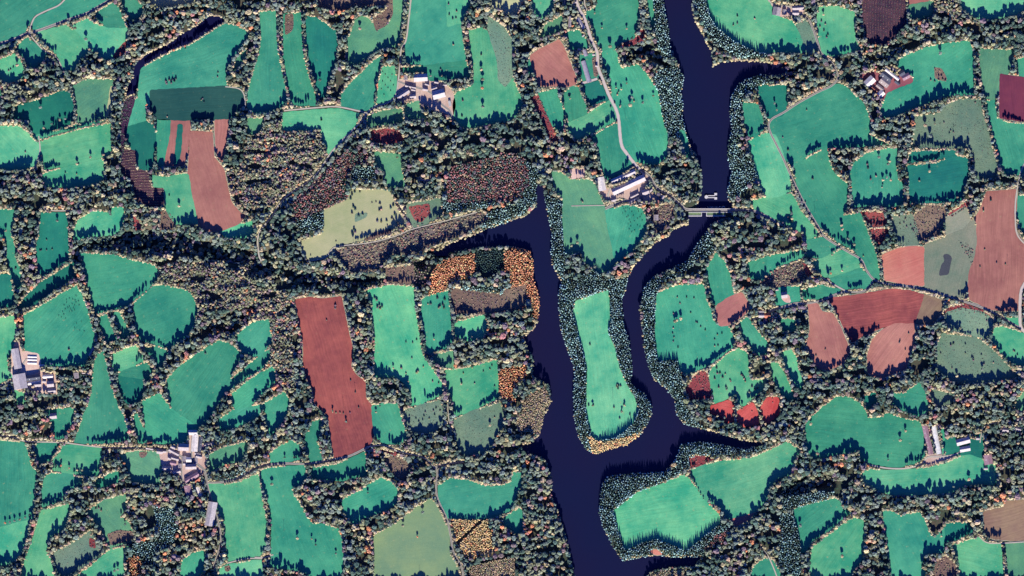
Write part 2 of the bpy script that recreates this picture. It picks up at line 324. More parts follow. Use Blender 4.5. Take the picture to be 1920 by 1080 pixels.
LINE_DATA = """
@ 960 0 4
~ 1130,-240 1130,-40 1150,100 1175,200 1180,320 1215,430 1250,500 1290,580 1272,680 1282,780 1276,870 1308,980 1330,1080 1370,1150 1400,1220 1425,1350 1425,1430 1400,1490 1380,1560 1640,1560 1660,1540 1625,1500 1615,1420 1650,1300 1620,1200 1612,1150 1622,1080 1650,960 1632,850 1642,720 1700,630 1760,590 1850,560 1950,562 2010,565 2050,535 2010,495 1920,472 1700,452 1560,472 1505,500 1500,400 1460,320 1420,240 1370,150 1350,60 1360,-40 1370,-240
~ 1425,1540 1455,1540 1455,1650 1425,1650
~ 1318,1612 1422,1622 1455,1622 1640,1630 1560,1650 1500,1672 1480,1710 1440,1765 1380,1840 1310,1960 1160,2030 1060,2080 1010,2120 985,2170 960,2330 975,2450 990,2600 1020,2740 1060,2840 1160,2920 1220,3000 1230,3100 1290,3180 1440,3222 1500,3235 1700,3292 1850,3318 1900,3325 1750,3375 1600,3340 1400,3312 1270,3332 1220,3450 1150,3540 900,3552 720,3572 680,3620 665,3700 650,3830 680,3950 750,4090 830,4207 980,4177 1100,4167 1300,4182 1420,4180 1370,4250 1200,4255 1050,4282 1000,4330 980,4600 480,4600 470,4340 440,4200 410,4060 380,3950 330,3800 290,3720 300,3600 270,3500 230,3430 100,3400 60,3335 150,3315 210,3250 240,3120 298,3000 270,2885 180,2835 150,2800 160,2700 120,2620 80,2530 150,2480 190,2422 208,2280 200,2200 160,2100 160,1950 130,1880 0,1850 -100,1850 -300,1860 -480,1900 -560,1890 -480,1830 -350,1790 -200,1720 -100,1690 0,1652 100,1620 180,1550 186,1500 178,1400 200,1380 240,1400 250,1500 270,1620 300,1760 290,1900 300,1980 340,2050 372,2110 352,2170 345,2260 350,2320 372,2500 460,2740 470,2800 460,2900 458,3100 490,3245 510,3300 560,3370 620,3410 720,3372 860,3340 960,3265 1010,3190 1050,3100 1050,3040 1000,2960 920,2900 890,2850 900,2780 895,2680 880,2560 840,2450 830,2340 825,2250 860,2160 870,2080 910,2000 980,1920 1070,1822 1170,1772 1200,1722 1320,1682
@ 0 0 4
= 12 520,-40 500,-20 440,40 350,80 270,122 240,170 218,245
= 20 -20,330 90,300 205,250 300,225 500,152 640,105 740,50 860,-20
= 10 215,250 320,370 420,430 470,520
= 9 1690,650 1790,665 1830,710 1840,800
@ 0 270 4
= 10 290,-60 300,50 270,150 240,200
= 9 360,490 400,500 540,500
@ 480 0 4
= 13 1165,-40 1145,150 1125,300 1090,370 1080,480 1065,620 1050,710 1000,765 900,800 840,840 800,900 720,980 650,1050 560,1150 430,1330 220,1480 120,1620 20,1760 20,1900 40,1960
= 12 210,830 450,808 600,800 760,830 830,850
= 14 1065,610 1160,645 1300,690 1400,790 1450,830 1480,900
@ 960 0 4
= 24 470,-40 500,60 540,130 570,220 600,310 640,400 645,500 690,620 730,720 780,820 800,900 820,1080 860,1150 930,1240 1000,1310
= 12 540,-40 545,30 560,80
= 18 640,590 580,610 520,625
@ 960 270 4
= 20 960,190 1030,240 1090,330 1190,390 1265,455 1310,490 1430,495 1650,495 1800,500 1900,540 1980,585
= 20 700,485 780,450 860,420
= 12 740,330 720,400 780,440
= 7 445,465 700,460
@ 1440 0 4
= 15 235,100 300,140 340,225 375,330 400,400 480,470 510,530 525,580 480,640 380,688 230,770 120,842 30,892 5,940 20,1000 60,1080 110,1180 150,1270 220,1420 280,1540 370,1690 420,1770 520,1840 620,1900 700,1950 740,2030 800,2100 900,2130 1100,2155 1250,2190 1400,2240 1560,2290 1700,2350 1800,2410 1980,2510
= 11 0,0 60,45 160,50 250,110
= 10 0,-40 20,20 60,50
@ 1440 270 4
= 14 790,1030 740,1090 680,1110 580,1110 500,1130 400,1175 270,1200 100,1230 0,1250
= 12 400,1000 540,1080 600,1110
= 12 1980,60 1900,200 1860,400 1855,560 1870,680 1940,760 2000,790
= 24 1960,1000 1900,1100 1890,1280 1900,1380 1960,1430
@ 480 810 4
= 15 -360,380 -240,375 -120,340 -20,280 80,248 230,236 380,240 480,225 560,210 700,180 840,112
= 12 840,112 960,100 1080,150 1250,190 1330,260
= 14 1330,260 1360,300 1350,430 1370,520 1430,650 1460,780 1480,900 1540,1010 1560,1130
= 16 1330,268 1440,238 1560,225
= 10 -10,940 60,940 130,920
= 7 1440,-220 1440,-150 1455,-50 1490,-10
@ 0 810 4
= 10 -40,20 100,40 200,70 470,80 740,112 1000,120 1150,120
= 16 1150,120 1290,150 1370,190 1450,210
= 14 1365,190 1362,330 1380,380
= 16 1450,40 1440,200 1530,290 1560,420 1600,560 1640,700 1660,800 1640,900 1600,1020
= 9 1970,950 1850,950 1700,985
= 10 200,-550 90,-390 0,-350 -40,-340
@ 1440 810 4
= 12 760,247 900,272 1040,272 1150,240 1200,190 1300,185 1400,170 1440,150
= 10 -60,860 0,930 50,1040 80,1130
= 9 1580,780 1640,828 1750,834 1980,820
= 8 1590,80 1610,-20 1660,-60 1740,-70
@ 1440 540 4
= 14 -120,240 -20,200 60,160 180,120 270,110
@ 480 270 4
= 8 380,882 520,852 560,800 620,767 850,740 1040,692 1180,637 1420,577 1660,510
= 6 1040,430 1110,520 1180,630
@ 960 0 4
W c 1060,560 1200,480 1330,560 1330,1080 1100,1000
W c 1600,560 1930,540 1930,640 1740,700 1700,1080 1850,1300 1700,1480 1600,1500 1600,1100
W c 1350,-20 1460,-20 1620,240 1920,340 1920,420 1700,440 1480,300
W c 1010,-20 1170,-20 1200,460 1100,400
@ 960 270 4
W c 240,380 380,430 420,800 380,1000 300,950 240,700
W c 480,1000 660,930 700,1080 400,1100
W c 1360,700 1480,640 1530,800 1300,950 1100,1060 1010,1090 1000,1030 1200,960
W c 80,100 200,180 200,420 80,540 -100,560 -160,500 60,440
W n -100,60 100,80 80,400 -60,450
W m 300,-20 640,-20 640,260 300,200
W l -10,760 130,770 200,1000 190,1090 -10,1090
@ 960 540 4
W c 340,-80 870,-80 900,500 1060,800 1060,1100 600,1300 480,1300 440,1000 460,700 340,300
W c 960,-100 1100,-60 1090,520 1250,510 1290,800 1330,950 1500,1100 1240,1120 1200,850 1000,600
W l 90,-20 210,0 210,200 170,260 150,150 110,50
W a 60,900 130,780 260,730 300,830 240,960 210,1100 60,1100 20,1000
W l -120,620 60,570 90,600 60,680 -10,740 30,850 -10,860 -110,800
W n -60,0 100,0 100,160 -60,170
W y 560,1100 700,1150 960,1090 1000,1150 700,1290 600,1250
W m 1290,650 1480,600 1500,800 1340,880
@ 960 810 4
W c 640,300 1200,280 1260,60 1800,80 1900,140 1450,190 1300,290 760,590 860,860 1080,780 1300,870 1560,670 1640,700 1400,970 820,980 640,700
W n 1430,880 1520,780 1640,720 1570,840 1450,915
W y 700,90 960,0 960,40 720,150 620,160
W a 1050,1040 1300,1020 1300,1100 1000,1100
@ 480 270 4
W c 300,560 500,490 520,620 330,700
W c 700,170 900,160 900,290 700,280
W c 1400,440 1800,400 1780,470 1420,520
W c 1700,540 1920,440 1940,560 1700,660
W n 850,60 640,60 270,440 290,590 480,500 700,420 660,280 750,160 860,150
W n 1430,180 1920,60 2020,100 2060,300 1900,430 1420,440
W f -40,-100 470,-300 540,0 540,150 200,430 150,480 -100,400 -90,0
W o 1180,830 1500,760 1700,640 1500,690 1150,800
W l 1320,950 1400,870 1650,800 1640,980 1290,1100
W l 1860,790 2060,770 2110,850 2120,1080 2175,1200 2160,1320 2120,1320 2090,1200 2010,1060 1860,960
W D 1650,800 1860,780 1860,950 1650,970
W s 1150,830 1300,900 1290,1080 1180,1080
W f 380,-230 500,-20 540,-30 500,-200 600,-280 480,-300
@ 480 540 4
W l 1300,-10 1480,-40 1400,40 1290,60
W l 1820,640 1930,590 2030,580 2030,650 1950,740 1900,860 1850,820 1820,740
W c 1480,-10 1900,-10 1860,60 1480,60
W f 0,0 250,20 280,250 300,800 100,700 0,400
@ 0 270 4
W f 1180,930 1300,880 1920,860 1920,1240 1500,1260 1440,1130 1190,1030
W f 1700,200 1960,60 1960,500 1860,520 1740,440
@ 0 540 4
W f 1440,0 1900,-20 1880,60 1500,190 1480,100
@ 0 810 4
W c 1150,560 1320,560 1340,800 1180,900 1150,1000 970,960 1000,840 1200,800
W l 950,940 1040,930 1090,1080 970,1080
W c 1640,330 1860,270 1830,340 1700,370
W o 1350,640 1500,640 1600,740 1300,860
@ 480 810 4
W y 1460,650 1740,600 1780,850 1780,930 1570,950 1500,840
W x 1490,830 1740,600 1760,615 1510,850
W x 1560,965 1760,945 1960,900 1960,920 1780,965 1570,985
W a 1600,1000 1950,930 1950,1130 1600,1130
@ 1440 810 4
W c 100,430 500,450 400,540 100,600
W c 90,600 200,620 260,900 240,1130 80,1000
@ 480 540 4
W m 640,40 880,100 890,640 1160,760 1060,890 850,860 830,700 720,600
@ 1440 0 4
W f 1240,-40 1430,-40 1450,120 1380,160 1230,120
@ 0 0 4
V 18 550,2010 640,1830 850,1770 900,1740 1300,1710 1500,1800 1900,1880 1960,1990 1700,1960 1300,1880 1000,1870 700,1850 570,1840
@ 480 270 4
V 16 -60,880 100,890 350,960 720,990 1040,1020 1000,1070 300,1070 200,990 -60,990
V 16 1180,900 1300,830 1500,740 1650,740 1480,820 1300,890 1250,940
V 14 0,860 100,780 100,860 40,900
@ 0 540 4
V 12 1500,320 1700,200 1900,100 1920,200 1700,370 1560,330
@ 1440 810 4
V 16 100,420 300,330 500,330 500,400 300,440 110,480
@ 960 0 4
V 14 810,400 900,340 1000,330 1070,360 1190,480 1180,520 1050,430 960,420 840,490
V 10 30,360 200,300 360,220 380,250 200,330 40,420
@ 1440 0 4
V 12 -160,470 0,460 220,490 240,560 0,600
V 8 700,450 900,350 1200,230 1220,280 900,430 700,470
V 8 860,730 1200,660 1200,700 900,820
@ 960 270 4
W x 1290,450 1660,450 1660,560 1290,560
"""
BUILD_DATA = """
@ 730 110 12 |at the northern farm
b 705,430,300,160,3,6
h 375,425,90,110,0,4
h 310,800,310,100,33,4
h 530,850,130,100,8,4
b 1110,800,270,190,15,6
h 1010,670,120,80,20,4
h 810,690,110,70,-8,4
h 480,630,240,50,-12,3
h 540,700,90,45,-10,3
h 1250,590,80,50,5,3
f 1360,1010,120,50,-80,3
h 1060,530,90,50,-10,3
h 250,90,60,50,70,4
h 850,580,90,40,-15,3
@ 1050 0 12 |in the lane-side hamlet in the north
b 460,530,270,90,-58,4
h 225,490,230,70,88,5
h 320,70,100,40,35,3
h 110,60,100,60,80,4
h 520,800,60,40,40,3
t 570,1190,150,95,-70,3
t 590,1610,500,110,-74,3
h 440,1130,90,60,-10,4
h 760,1230,60,40,0,3
h 820,1480,50,40,0,3
@ 1440 0 4 |on the hilltop drive near the top edge
h 65,86,58,60,-12,4
h 120,92,26,40,-10,3
h 225,60,85,36,4,3
h 207,98,46,34,0,3
@ 1600 110 12 |at the farm with the brown yard
w 870,360,370,60,-38,6
d 745,400,260,190,-38,5
p 705,530,220,170,-38,5
w 365,515,220,170,43,5
r 470,690,170,60,-40,3
w 620,790,130,130,42,3
p 600,650,190,70,-38,3
k 1180,410,170,110,28,4
d 1085,330,120,110,30,4
h 910,240,120,60,-35,4
d 990,540,120,70,-38,3
@ 1110 310 12 |in the farmyard west of the dam
b 700,255,580,100,24,5
b 820,440,790,150,25,6
w 212,420,300,160,-80,5
h 1200,600,150,120,20,5
h 950,680,190,50,25,3
h 960,775,190,60,25,3
d 1075,765,110,110,15,5
h 1320,560,70,60,40,4
h 1590,720,90,60,60,4
h 1090,880,80,50,0,3
h 490,780,110,60,15,3
h 880,830,90,60,25,3
@ 960 270 4 |on the spit below the farm
h 1080,552,32,40,0,4
@ 0 640 12 |at the farm on the left edge
b 375,390,450,160,-80,6
b 455,900,330,290,-80,7
g 725,345,210,46,-2,2
g 725,412,210,46,-2,2
g 725,490,210,50,-2,2
d 745,820,320,110,8,5
w 1080,790,230,80,3,3
h 850,970,160,100,5,4
h 1140,960,150,130,5,5
h 1720,770,110,120,5,5
w 940,545,110,40,3,3
h 1160,510,50,40,0,3
h 1880,710,100,50,0,3
h 1000,900,80,60,0,3
w 780,930,300,70,8,3
h 1170,1110,170,110,5,4
h 1200,1680,150,120,8,4
@ 0 540 4 |in the trees above the triangular field
t 688,478,70,18,62,2
@ 260 805 12 |in the southwestern village
b 1225,70,210,110,0,5
w 1265,310,370,140,86,4
d 1390,330,330,70,82,6
h 1020,400,230,150,-2,9
h 800,510,250,70,-28,4
h 480,500,130,90,-5,4
h 580,495,80,60,0,3
h 780,400,110,70,-20,4
r 250,300,120,80,8,4
h 1590,330,210,80,14,4
k 1445,400,60,110,5,3
h 1030,660,80,110,0,4
w 1130,680,110,110,0,4
h 1180,840,240,110,2,5
h 630,875,190,90,0,4
h 860,960,170,80,20,4
h 1045,770,90,70,0,3
h 1360,610,130,70,-10,4
h 1330,545,130,50,-8,3
h 1620,470,90,50,20,3
k 780,760,130,80,-10,3
h 820,655,170,60,-15,3
h 250,430,160,50,-10,3
h 930,820,70,90,0,3
h 900,420,60,110,0,3
h 1300,700,60,140,0,3
h 700,650,70,60,-20,3
@ 320 880 12 |by the lane below the village
k 480,185,340,110,30,4
k 400,470,220,160,-80,4
w 635,500,220,90,-68,4
r 590,240,130,110,35,3
b 910,1000,540,200,80,6
@ 1720 780 9.56 |in the hamlet at the right
k 185,430,520,95,-78,3
g 340,430,510,100,-79,3
b 815,450,240,110,15,6
b 850,590,180,90,10,5
k 1265,780,170,150,-80,4
h 1580,250,110,80,-3,4
h 1800,230,100,90,-15,5
h 1850,50,150,80,12,4
h 1225,940,70,40,0,3
h 1080,400,60,50,0,3
h 1240,520,60,40,0,3
@ 1400 530 12 |in the small hamlet beside the bottle-shaped field
h 840,280,130,130,10,5
h 320,650,130,60,0,3
h 330,740,120,90,0,4
r 460,740,130,120,0,4
h 650,790,60,40,0,3
h 680,160,60,30,10,2
@ 480 270 4 |in the wood west of the russet plantation
h 1265,272,80,18,-2,3
"""
SPOT_DATA = """
@ 0 0 4
t 14 305,806 130,490 515,165 565,212 645,295 725,395 1760,600
t 9 240,235 125,395 290,480
u 9 1245,612 1270,600 1295,598 1320,590 1285,622 1250,625 1310,608
u 6 1390,362 1635,543 1632,576 715,860 1255,875 1510,750 1530,765 1520,740 80,520 100,505 65,530
t 11 745,895 600,930 330,960 390,930 450,900 490,890
@ 480 0 4
t 14 780,215 480,600 1030,430
t 14 1697,660 1700,800 1690,520 1700,595
u 8 1545,665 1480,335 490,900 1550,755 1690,410 1545,870
u 7 1445,30 1505,85 1450,110 1475,140 1500,135 1385,520
t 10 1500,650 1530,650 1310,570 1395,570
u 4 950,540 970,560 990,585 1010,610 950,610 970,640 990,660 940,670 1010,680 960,710 1020,560 1030,640
@ 960 0 4
t 16 885,790 735,350 930,250
t 9 675,210 860,215 860,625 620,100 1060,718 815,790 780,660 820,670 435,740 1000,60
u 7 1690,120 1820,140 1660,188 1690,175 740,800 800,690 790,710 810,800 770,770 425,720 905,740 915,760
t 12 900,730 980,770 320,1000 350,990 400,1000
@ 1440 0 4
t 16 1215,1020 1178,940 1290,400
t 10 415,110 375,90 65,825 48,775 1250,930
u 6 110,1030 290,825 1555,770 1360,1000 1320,920 1370,980 1390,990
u 7 1220,600 1250,610 1280,600 1310,595 1280,570 1300,570 1330,605 390,200 420,230 450,260 430,180 400,160 440,280
@ 0 270 4
t 12 1345,465 430,575 45,650 680,100 580,150 775,80 790,220
u 6 1270,385 350,718 350,795 392,790 300,800 310,795 490,215 575,225 190,60 590,150 115,935 120,930
@ 480 270 4
u 9 735,640 720,670 745,660 720,380 710,410 740,360 780,360 730,470 745,490 720,520 770,540 800,530 925,500 940,490 1010,480 1030,460 910,580 940,585 980,580 1060,590 1070,610 1020,560 1040,530 930,450 1000,640
t 10 1245,600 1215,610 1060,100 960,250
u 5 410,835 600,730 870,440 900,435 985,610 360,725
@ 960 270 4
t 13 350,390 370,410 445,760 490,740 590,930 620,920
u 7 520,425 530,435 370,420 1080,600 1100,650
C 7 830,470 850,480 840,490 850,510 870,540 880,570 890,590 870,600 880,640 900,510 910,540 920,580 940,560 950,510 960,550 970,530 985,520 960,620 940,610 900,660 920,650 860,550 830,520 880,490 945,490 975,575 890,620 865,480
@ 1440 270 4
t 12 1210,205 910,130 900,150 830,100 890,250 860,270 920,270 175,520 180,560 550,610 555,640 645,755 600,710
u 9 150,45 335,260 770,262 810,240 1135,275 745,150 750,180 860,30 945,30 170,500 165,570 180,580 150,550 1670,420 1615,500
u 6 860,300 855,325 985,545 1030,560 1020,590 1070,610 1080,640 1090,650 1040,620 990,600 1590,920 1625,790 1780,900 1715,890 715,840 280,435 350,60
t 10 480,830 555,950 470,970 690,900 1420,400 1270,420 1110,440
@ 0 540 4
t 14 250,740 900,330 440,750
u 8 517,462 1540,490
C 7 480,130 500,110 520,140 540,120 560,130 550,150 570,110 530,160 510,150 490,160 470,180 500,90 520,80 545,85 565,95 480,200 540,175 560,165 590,100 595,130 460,220 570,60 520,180 575,265 600,320 630,325 560,300 490,230 440,210 610,250
@ 480 540 4
u 9 595,130 595,150 890,75 905,90 925,130 945,140 910,145 930,155 1205,635 1215,625 1090,600 1380,140 1400,125 1410,150 1370,150 1310,120 1360,75 1415,85
u 6 530,240 710,690 745,780 575,930 600,935 630,935 655,938 705,935 675,990 680,1005 770,895 1205,388 1170,525 1125,405 1175,410 1325,700 1255,590 1125,640 1370,715 1290,120 1300,60 1545,710 1640,715 1790,735 1705,625 1755,608 1770,582 1620,598 1555,640
t 9 1335,385 1540,720 930,885 900,930 1030,600 1140,700 575,920 675,1000
u 6 1180,900 1200,980 1220,1000 1260,960 1250,990 1350,900 1340,950 1380,920 1300,980 1790,970 1150,960 1270,930 1330,920
t 11 1755,1030 1660,380 1620,370
@ 960 540 4
u 7 485,290 585,425 570,62 800,735 785,740 815,735 795,755 575,880 610,880 840,875 765,895 820,930 885,950 808,978 790,725
t 9 605,880 845,880 825,925
t 14 1235,240 1220,250 1265,230
u 6 1240,70 1260,115 1210,190 1210,300 1205,340 1215,370 1210,400 1245,445 1520,385 1520,435 1545,430 1380,255 1415,290 1450,315 1575,340 1540,350 1340,185 1390,260 1310,70 1365,75 1600,645 1640,700 1635,690
u 8 1730,660 1740,680 1750,700 1720,650 1535,600 1550,745 1605,745 1560,640 1540,640 1580,670 1520,680 1800,740 1820,760 1840,750 1800,820 1780,780 1500,780 1610,760
t 11 1660,900 1665,950 1860,920 1875,960 1865,980 1540,960 1520,970 1590,970
@ 1440 540 4
u 6 985,410 990,395 1030,460 1055,340 430,460 360,505 1540,530 1480,490 1295,490 1530,520 1690,560 1480,420 1380,600 1600,500 1840,470 1850,475 1640,245 1870,500
u 8 1390,420 1370,430 1530,520 1540,540 1620,570
t 12 1605,610 1440,300 1415,660 1030,1070 320,1020
@ 0 810 4
u 8 720,575 740,570 760,590 745,600 775,585 720,590 580,900 590,895 630,830 1800,490 1805,480 1135,258 175,340 690,850 650,920 670,910 700,900
t 12 940,690 885,1030 860,1040 685,770
u 5 135,390 1835,525 800,1020 770,1050 790,1040
t 10 420,250 460,250 520,270 580,285 615,285 40,680 75,675 110,665 150,655 190,640 225,620
@ 480 810 4
t 13 120,390 310,795 1250,600 1103,700
t 9 418,800 448,845 840,455 1210,785 215,190 285,190 300,190 600,910
u 7 720,275 735,215 830,445 945,455 230,940 355,920 220,860 1315,610 1315,765 1180,910 655,42 1100,940 1130,960 1110,960 1420,890 1610,435 1590,450 1570,440 1475,1070 110,400 235,925 360,685
@ 960 810 4
t 16 1480,520 1505,550 1530,575 1550,595
u 6 1390,280 1595,318 1590,490 1580,500 1570,490 1415,658 1450,712 1500,640 1525,635 1450,290 1520,300 1870,1020 1900,1060
t 6 1355,350 1370,380 1385,410 1400,440 1415,470 1435,500 1320,320
@ 1440 810 4
t 14 555,930 1505,355 990,60 240,700 370,160
u 9 290,660 310,640 330,660 300,690 270,690 340,680 370,870 450,870 360,965 345,880 550,970 575,1010 575,1030 1580,870 1600,870 1630,865 1700,895 1725,922 1545,1025 1185,920 1210,910 1230,930 1150,1000 1180,990 1240,770 1220,640
u 5 445,950 830,375 990,120 985,140 995,155 990,170 980,100 1000,90 1500,1045 1655,980 1640,270 1625,270 430,600 210,600 240,605
t 9 1390,410 900,210 550,550 1300,780
@ 960 540 4
P 757,832
@ 1440 270 4
P 350,515 485,720 1880,300 1800,915
@ 480 810 4
P 210,740 1230,1080
@ 0 810 4
P 810,870 1340,110
@ 480 540 4
P 655,900 745,790
@ 960 0 4
P 850,900 1190,500
"""
# ---------------------------------------------------------------- survey data
# every block starts with an origin and a scale; coordinates are metres * scale from it
def blocks(text):
    ox = oy = 0.0; sc = 4.0; note = ""
    for ln in text.strip().splitlines():
        ln = ln.strip()
        if not ln: continue
        if ln[0] == '@':
            a, _, note = ln[1:].partition('|')
            a = a.split(); ox, oy, sc = float(a[0]), float(a[1]), float(a[2])
            continue
        yield ox, oy, sc, note, ln

def pts_of(words, ox, oy, sc):
    out = []
    for w in words:
        x, y = w.split(',')
        out.append((ox + float(x) / sc, oy + float(y) / sc))
    return out

def grow_poly(q, g):
    n = len(q); ar = sum(q[i - 1][0] * q[i][1] - q[i][0] * q[i - 1][1] for i in range(n))
    s = 1 if ar > 0 else -1
    out = []
    for i in range(n):
        a, b, c = q[i - 1], q[i], q[(i + 1) % n]
        l1 = math.hypot(b[0] - a[0], b[1] - a[1]) or 1; l2 = math.hypot(c[0] - b[0], c[1] - b[1]) or 1
        nx = (b[1] - a[1]) / l1 + (c[1] - b[1]) / l2; ny = -(b[0] - a[0]) / l1 - (c[0] - b[0]) / l2
        l = math.hypot(nx, ny) or 1
        k = min(1.8, 2 / l) / l
        out.append((b[0] + s * nx * k * g, b[1] + s * ny * k * g))
    return out
FIELDS_L, WATER, ROADS, WOODS, LOWS, BUILD, TREES, BUSHES, COWS, POLES = [], [], [], [], [], [], [], [], [], []
for ox, oy, sc, note, ln in blocks(FIELD_DATA):
    body, _, nm = ln.partition('|')
    w = body.split()
    k = w[0]
    q = pts_of(w[1:], ox, oy, sc)
    if k[0] != '+' and k not in 'YVNCL': q = grow_poly(q, 1.9 if k != 'R' else 3.6)
    FIELDS_L.append((k.lstrip('+'), k[0] == '+', q, nm.strip()))
for ox, oy, sc, note, ln in blocks(LINE_DATA):
    w = ln.split()
    if w[0] == '~': WATER.append(pts_of(w[1:], ox, oy, sc))
    elif w[0] == '=': ROADS.append((float(w[1]) / sc, pts_of(w[2:], ox, oy, sc)))
    elif w[0] == 'W': WOODS.append((w[1], pts_of(w[2:], ox, oy, sc)))
    elif w[0] == 'V': LOWS.append((float(w[1]), pts_of(w[2:], ox, oy, sc)))
for ox, oy, sc, note, ln in blocks(BUILD_DATA):
    k, rest = ln.split()
    v = [float(q) for q in rest.split(',')]
    BUILD.append((k, ox + v[0] / sc, oy + v[1] / sc, v[2] / sc, v[3] / sc, v[4], v[5], note.strip()))
for ox, oy, sc, note, ln in blocks(SPOT_DATA):
    w = ln.split()
    if w[0] == 'P': POLES += pts_of(w[1:], ox, oy, sc)
    else:
        p = pts_of(w[2:], ox, oy, sc)
        r = float(w[1]) / sc
        {'t': TREES, 'u': BUSHES, 'C': COWS}[w[0]].extend([(x, y, r) for x, y in p])

def wx(x): return x - 960.0
def wy(y): return 540.0 - y

# ---------------------------------------------------------------- rasters of the land (1 m cells)
X0, Y0, NX, NY = -60, -60, 2040, 1200
def raster(poly, out=None):
    p = np.array(poly, float)
    x0 = max(int(p[:, 0].min()) - 1, X0); x1 = min(int(p[:, 0].max()) + 2, X0 + NX)
    y0 = max(int(p[:, 1].min()) - 1, Y0); y1 = min(int(p[:, 1].max()) + 2, Y0 + NY)
    if x1 <= x0 or y1 <= y0: return None
    xs = np.arange(x0, x1) + 0.5; ys = np.arange(y0, y1) + 0.5
    gx, gy = np.meshgrid(xs, ys)
    ins = np.zeros(gx.shape, bool)
    n = len(p)
    for i in range(n):
        xa, ya = p[i]; xb, yb = p[(i + 1) % n]
        if ya == yb: continue
        c = ((ya > gy) != (yb > gy)) & (gx < (xb - xa) * (gy - ya) / (yb - ya) + xa)
        ins ^= c
    return (slice(y0 - Y0, y1 - Y0), slice(x0 - X0, x1 - X0)), ins

water = np.zeros((NY, NX), bool)
for p in WATER:
    s, m = raster(p); water[s] |= m
block = water.copy()
inland = np.zeros((NY, NX), bool)
field_id = np.full((NY, NX), -1, int)
for i, (k, ov, p, nm) in enumerate(FIELDS_L):
    r_ = raster(p)
    if r_ is None: continue
    s, m = r_
    block[s] |= m; inland[s] |= m
    if not ov or k in 'urqwLR': field_id[s][m] = i
def smooth_line(p, step=4.0):
    out = []
    n = len(p)
    for i in range(n - 1):
        p0 = p[max(i - 1, 0)]; p1 = p[i]; p2 = p[i + 1]; p3 = p[min(i + 2, n - 1)]
        L = math.hypot(p2[0] - p1[0], p2[1] - p1[1]); m = max(1, int(L / step))
        for j in range(m):
            t = j / m
            out.append(tuple(0.5 * ((2 * b) + (-a + c) * t + (2 * a - 5 * b + 4 * c - d) * t * t + (-a + 3 * b - 3 * c + d) * t ** 3)
                             for a, b, c, d in zip(p0, p1, p2, p3)))
    out.append(tuple(p[-1]))
    return out
def stamp(arr, x, y, r):
    xi, yi = x - X0, y - Y0
    a0, a1 = max(int(yi - r), 0), min(int(yi + r) + 2, NY)
    b0, b1 = max(int(xi - r), 0), min(int(xi + r) + 2, NX)
    if a1 <= a0 or b1 <= b0: return
    gy, gx = np.ogrid[a0:a1, b0:b1]
    arr[a0:a1, b0:b1] |= ((gx + 0.5 - xi) ** 2 + (gy + 0.5 - yi) ** 2) < r * r
roadm = np.zeros((NY, NX), bool)
for w, p in ROADS:
    for x, y in smooth_line(p, 1.5):
        stamp(roadm, x, y, w / 2 + 2.0)
block |= roadm
built = np.zeros((NY, NX), bool)
for k, x, y, L, W, ang, h, note in BUILD:
    a = R(ang); c, s_ = math.cos(a), math.sin(a)
    q = []
    for u, v in ((-1, -1), (1, -1), (1, 1), (-1, 1)):
        du, dv = u * (L / 2 + 1.5), v * (W / 2 + 1.5)
        q.append((x + du * c - dv * s_, y - (du * s_ + dv * c)))
    r_ = raster(q)
    if r_: built[r_[0]] |= r_[1]
block |= built
tilled = np.zeros((NY, NX), bool)
for k, ov, p, nm in FIELDS_L:
    if k in 'sSkmMR' and not ov:
        r_ = raster(grow_poly(p, 1.8))
        if r_: tilled[r_[0]] |= r_[1]
block |= tilled
veg = ~block

def dist_to(mask, n):
    d = np.where(mask, 0.0, 99.0).astype(np.float32)
    for _ in range(n):
        p = np.pad(d, 1, constant_values=99)
        for dy, dx, c in ((0, 1, 1), (0, -1, 1), (1, 0, 1), (-1, 0, 1), (1, 1, 1.414), (1, -1, 1.414), (-1, 1, 1.414), (-1, -1, 1.414)):
            d = np.minimum(d, p[1 + dy:1 + dy + NY, 1 + dx:1 + dx + NX] + c)
    return d
dveg = dist_to(block, 9)
dwat = dist_to(water, 11)
south = np.full((NY, NX), 99.0, np.float32)          # metres of trees between a spot and the open ground south of it
run = np.full(NX, 99.0, np.float32)
for yy in range(NY - 1, -1, -1):
    run = np.where(block[yy], 0.0, run + 1.0); south[yy] = run
roadn = np.zeros((NY, NX), bool)                      # low hedges on the sunny side of a lane
for q in range(2, 17): roadn[q:] |= roadm[:-q]
low = np.zeros((NY, NX), np.float32)
for dep, p in LOWS:
    s, m = raster(p)
    low[s] = np.where(m, dep, low[s])
def blur(a, r):
    for ax in (0, 1):
        c = np.cumsum(np.pad(a, [(r + 1, r) if i == ax else (0, 0) for i in (0, 1)], mode='edge'), axis=ax, dtype=np.float64)
        a = (np.take(c, range(2 * r + 1, c.shape[ax]), axis=ax) - np.take(c, range(0, c.shape[ax] - 2 * r - 1), axis=ax)) / (2 * r + 1)
    return a
# shade comes from real relief: the gorges and steep north-facing banks are cut into the ground
infld = dist_to(inland | roadm | built, 6)
low = blur(blur(np.where(infld > 0, low, 0), 4), 3) * np.clip(infld / 6.0, 0, 1)
wood = np.full((NY, NX), 'm', dtype='<U1')
for k, p in WOODS:
    r_ = raster(p)
    if r_ is None: continue
    s, m = r_
    sub = wood[s]; sub[m] = k
hgt = -low
bank = -5.4 + 5.4 * np.clip(dwat / 8.0, 0, 1) ** 0.8
hgt = np.where(water, -8.5, np.minimum(hgt, bank))
hgt = np.where(water, hgt, np.where((hgt < 0), hgt, 0))
def ground_z(x, y):
    xi = min(max(int(x - X0), 0), NX - 1); yi = min(max(int(y - Y0), 0), NY - 1)
    return float(hgt[yi, xi])

